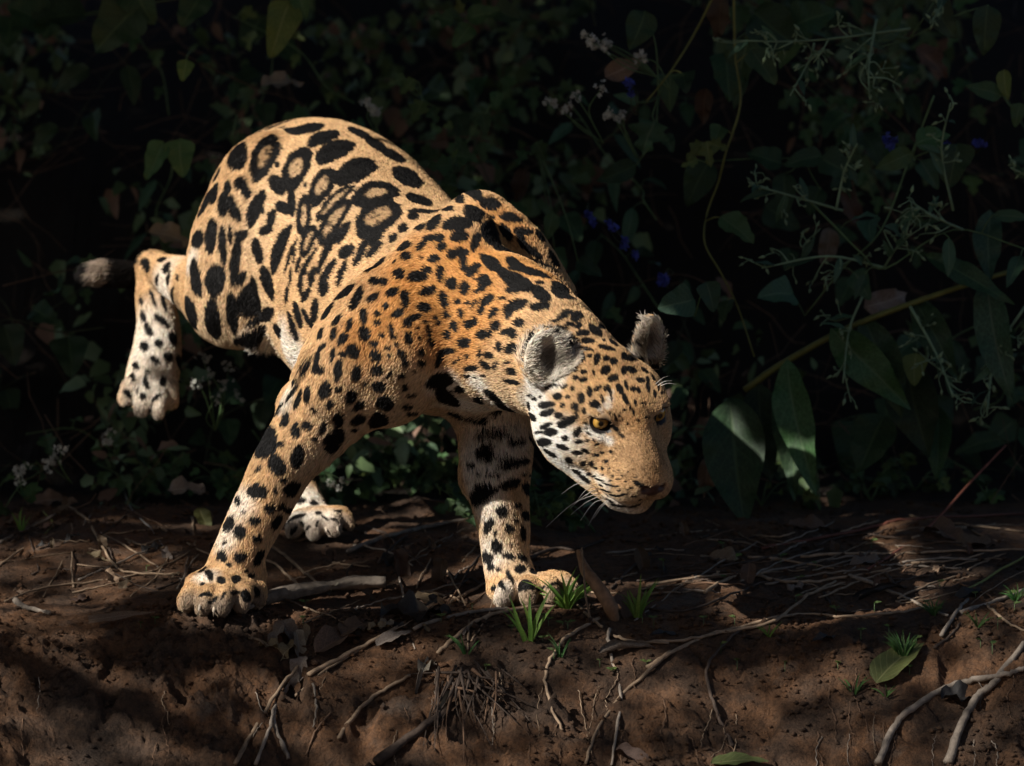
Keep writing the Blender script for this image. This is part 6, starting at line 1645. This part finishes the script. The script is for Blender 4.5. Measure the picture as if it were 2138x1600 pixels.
# thicket foot seen along the sun: leaves set thick for shade above, thin below
foot = plane(np.array([list(drop(Vector((x_, 0.62, 1.0)))) for x_ in np.linspace(-1.8, 1.8, 25)]))
o_ = np.argsort(foot[:, 0]); fu, fv = foot[o_, 0], foot[o_, 1]
fr = plane(np.array([[0.0, -0.3, 0.0]]))[0]
fs = 1.0 if fr[1] > np.interp(fr[0], fu, fv) else -1.0
for i in range(nl):
    r = 2.6 * math.sqrt(random.random()); a = random.uniform(0, 6.283)
    u, v = c2[0] + r * math.cos(a), c2[1] + r * math.sin(a)
    k = int((u - g0[0]) / cell), int((v - g0[1]) / cell)
    if 0 <= k[0] < gn[0] and 0 <= k[1] < gn[1] and gap[k]: continue
    near_gap = 0 <= k[0] < gn[0] and 0 <= k[1] < gn[1] and rim[k]
    side = (v - np.interp(u, fu, fv)) * fs
    if side > 0.04 and r < 2.2 and not near_gap: continue
    dd = DIST + random.gauss(0, 0.22)
    p = Vector(e1 * u + e2 * v + S * (dd + (0.05 * S[0] + 0.2 * S[1] + 0.35 * S[2])))
    M = frame(rv(), Vector(S) + rv(0.5))
    L = LW * random.uniform(0.8, 1.5) * (0.6 if near_gap else 1.0); w = L * (0.5 if near_gap else 0.32)
    b_ = len(VV)
    VV += [p + M @ Vector((-L * 0.5, 0, 0)), p + M @ Vector((-L * 0.1, w, 0.01)), p + M @ Vector((L * 0.5, 0, -0.01)), p + M @ Vector((-L * 0.1, -w, 0.01))]
    FF.append((b_, b_ + 1, b_ + 2, b_ + 3))
for i in range(27000):
    r = 2.2 * math.sqrt(random.random()); a = random.uniform(0, 6.283)
    u, v = c2[0] + r * math.cos(a), c2[1] + r * math.sin(a)
    if (v - np.interp(u, fu, fv)) * fs < 0.0: continue
    k = int((u - g0[0]) / cell), int((v - g0[1]) / cell)
    if 0 <= k[0] < gn[0] and 0 <= k[1] < gn[1] and gap[k]: continue
    p = Vector(e1 * u + e2 * v + S * (DIST + random.gauss(0, 0.25)))
    M = frame(rv(), Vector(S) + rv(0.5))
    L = 0.040 * random.uniform(0.8, 1.4); w = L * 0.36
    b_ = len(VV)
    VV += [p + M @ Vector((-L * 0.5, 0, 0)), p + M @ Vector((-L * 0.1, w, 0.01)), p + M @ Vector((L * 0.5, 0, -0.01)), p + M @ Vector((-L * 0.1, -w, 0.01))]
    FF.append((b_, b_ + 1, b_ + 2, b_ + 3))
cells = np.argwhere(rim & ~gap)
for i in range(15000):
    k = cells[random.randrange(len(cells))]
    u, v = g0 + (k + np.array((random.random(), random.random()))) * cell
    p = Vector(e1 * u + e2 * v + S * (DIST + random.gauss(0, 0.2)))
    M = frame(rv(), Vector(S) + rv(0.4))
    L = 0.034 * random.uniform(0.8, 1.4); w = L * 0.4
    b_ = len(VV)
    VV += [p + M @ Vector((-L * 0.5, 0, 0)), p + M @ Vector((-L * 0.1, w, 0.004)), p + M @ Vector((L * 0.5, 0, -0.004)), p + M @ Vector((-L * 0.1, -w, 0.004))]
    FF.append((b_, b_ + 1, b_ + 2, b_ + 3))
# more unseen leaves added overhead to block skylight
for i in range(30000):
    p = Vector((random.uniform(-3.6, 3.6), random.uniform(-3.4, 2.6), 2.15 + random.gauss(0, 0.16) + 0.12 * math.sin(i)))
    if p.x > 0.6 and p.y < 0.5: continue
    u, v = plane(np.array([list(p)]))[0]
    if (v - np.interp(u, fu, fv)) * fs > 0.0 and abs(u - c2[0]) < 2.0: continue
    k = int((u - g0[0]) / cell), int((v - g0[1]) / cell)
    if 0 <= k[0] < gn[0] and 0 <= k[1] < gn[1] and gap[k]: continue
    M = frame(rv(), Vector((0, 0, 1)) + rv(0.4))
    L = 0.10 * random.uniform(0.8, 1.5); w = L * 0.36
    b_ = len(VV)
    VV += [p + M @ Vector((-L * 0.5, 0, 0)), p + M @ Vector((-L * 0.1, w, 0.01)), p + M @ Vector((L * 0.5, 0, -0.01)), p + M @ Vector((-L * 0.1, -w, 0.01))]
    FF.append((b_, b_ + 1, b_ + 2, b_ + 3))
base = Vector((-4.6, -1.2, float(ground_z(np.array([-4.6]), np.array([-1.2]))[0]) - 0.05))
tree = empty('added_shade_tree', base); tag(tree, 'unseen leafy tree added left of the view to shade the bank', 'tree')
link('shade_crown', mesh_from('shade_crown', VV, FF, smooth=False), m_shade_leaf, tree)
m_bark = simple_mat('bark', (0.09, 0.065, 0.048), 0.85, 0.35, 20, bump=0.6, bscale=60)
V, F = tube_arrays(spline([base, base + Vector((0.1, 0.05, 1.2)), base + Vector((0.5, 0.0, 2.6)), Vector(cen) + Vector((-0.6, 0, -0.1))], 6), [0.16 * (1 - 0.03 * i) for i in range(19)], 10)
link('trunk', mesh_from('trunk', V, F), m_bark, tree)
for q in range(7):
    a = q * 0.9
    tip = Vector(cen) + Vector(e1) * math.cos(a) * 2.2 + Vector(e2) * math.sin(a) * 2.2
    st = base + Vector((0.5, 0, 2.6))
    mid = st.lerp(tip, 0.5) - Vector(S) * -0.5
    V, F = tube_arrays(spline([st, mid, tip], 6), [0.05 * (1 - 0.07 * i) for i in range(13)], 7)
    # limbs of the added tree keep behind the leaves, outside the opening
    ok = all(not (0 <= int((plane(np.array([list(p)]))[0][0] - g0[0]) / cell) < gn[0] and 0 <= int((plane(np.array([list(p)]))[0][1] - g0[1]) / cell) < gn[1] and gap[int((plane(np.array([list(p)]))[0][0] - g0[0]) / cell), int((plane(np.array([list(p)]))[0][1] - g0[1]) / cell)]) for p in V)
    if ok: link('limb', mesh_from('limb', V, F), m_bark, tree)
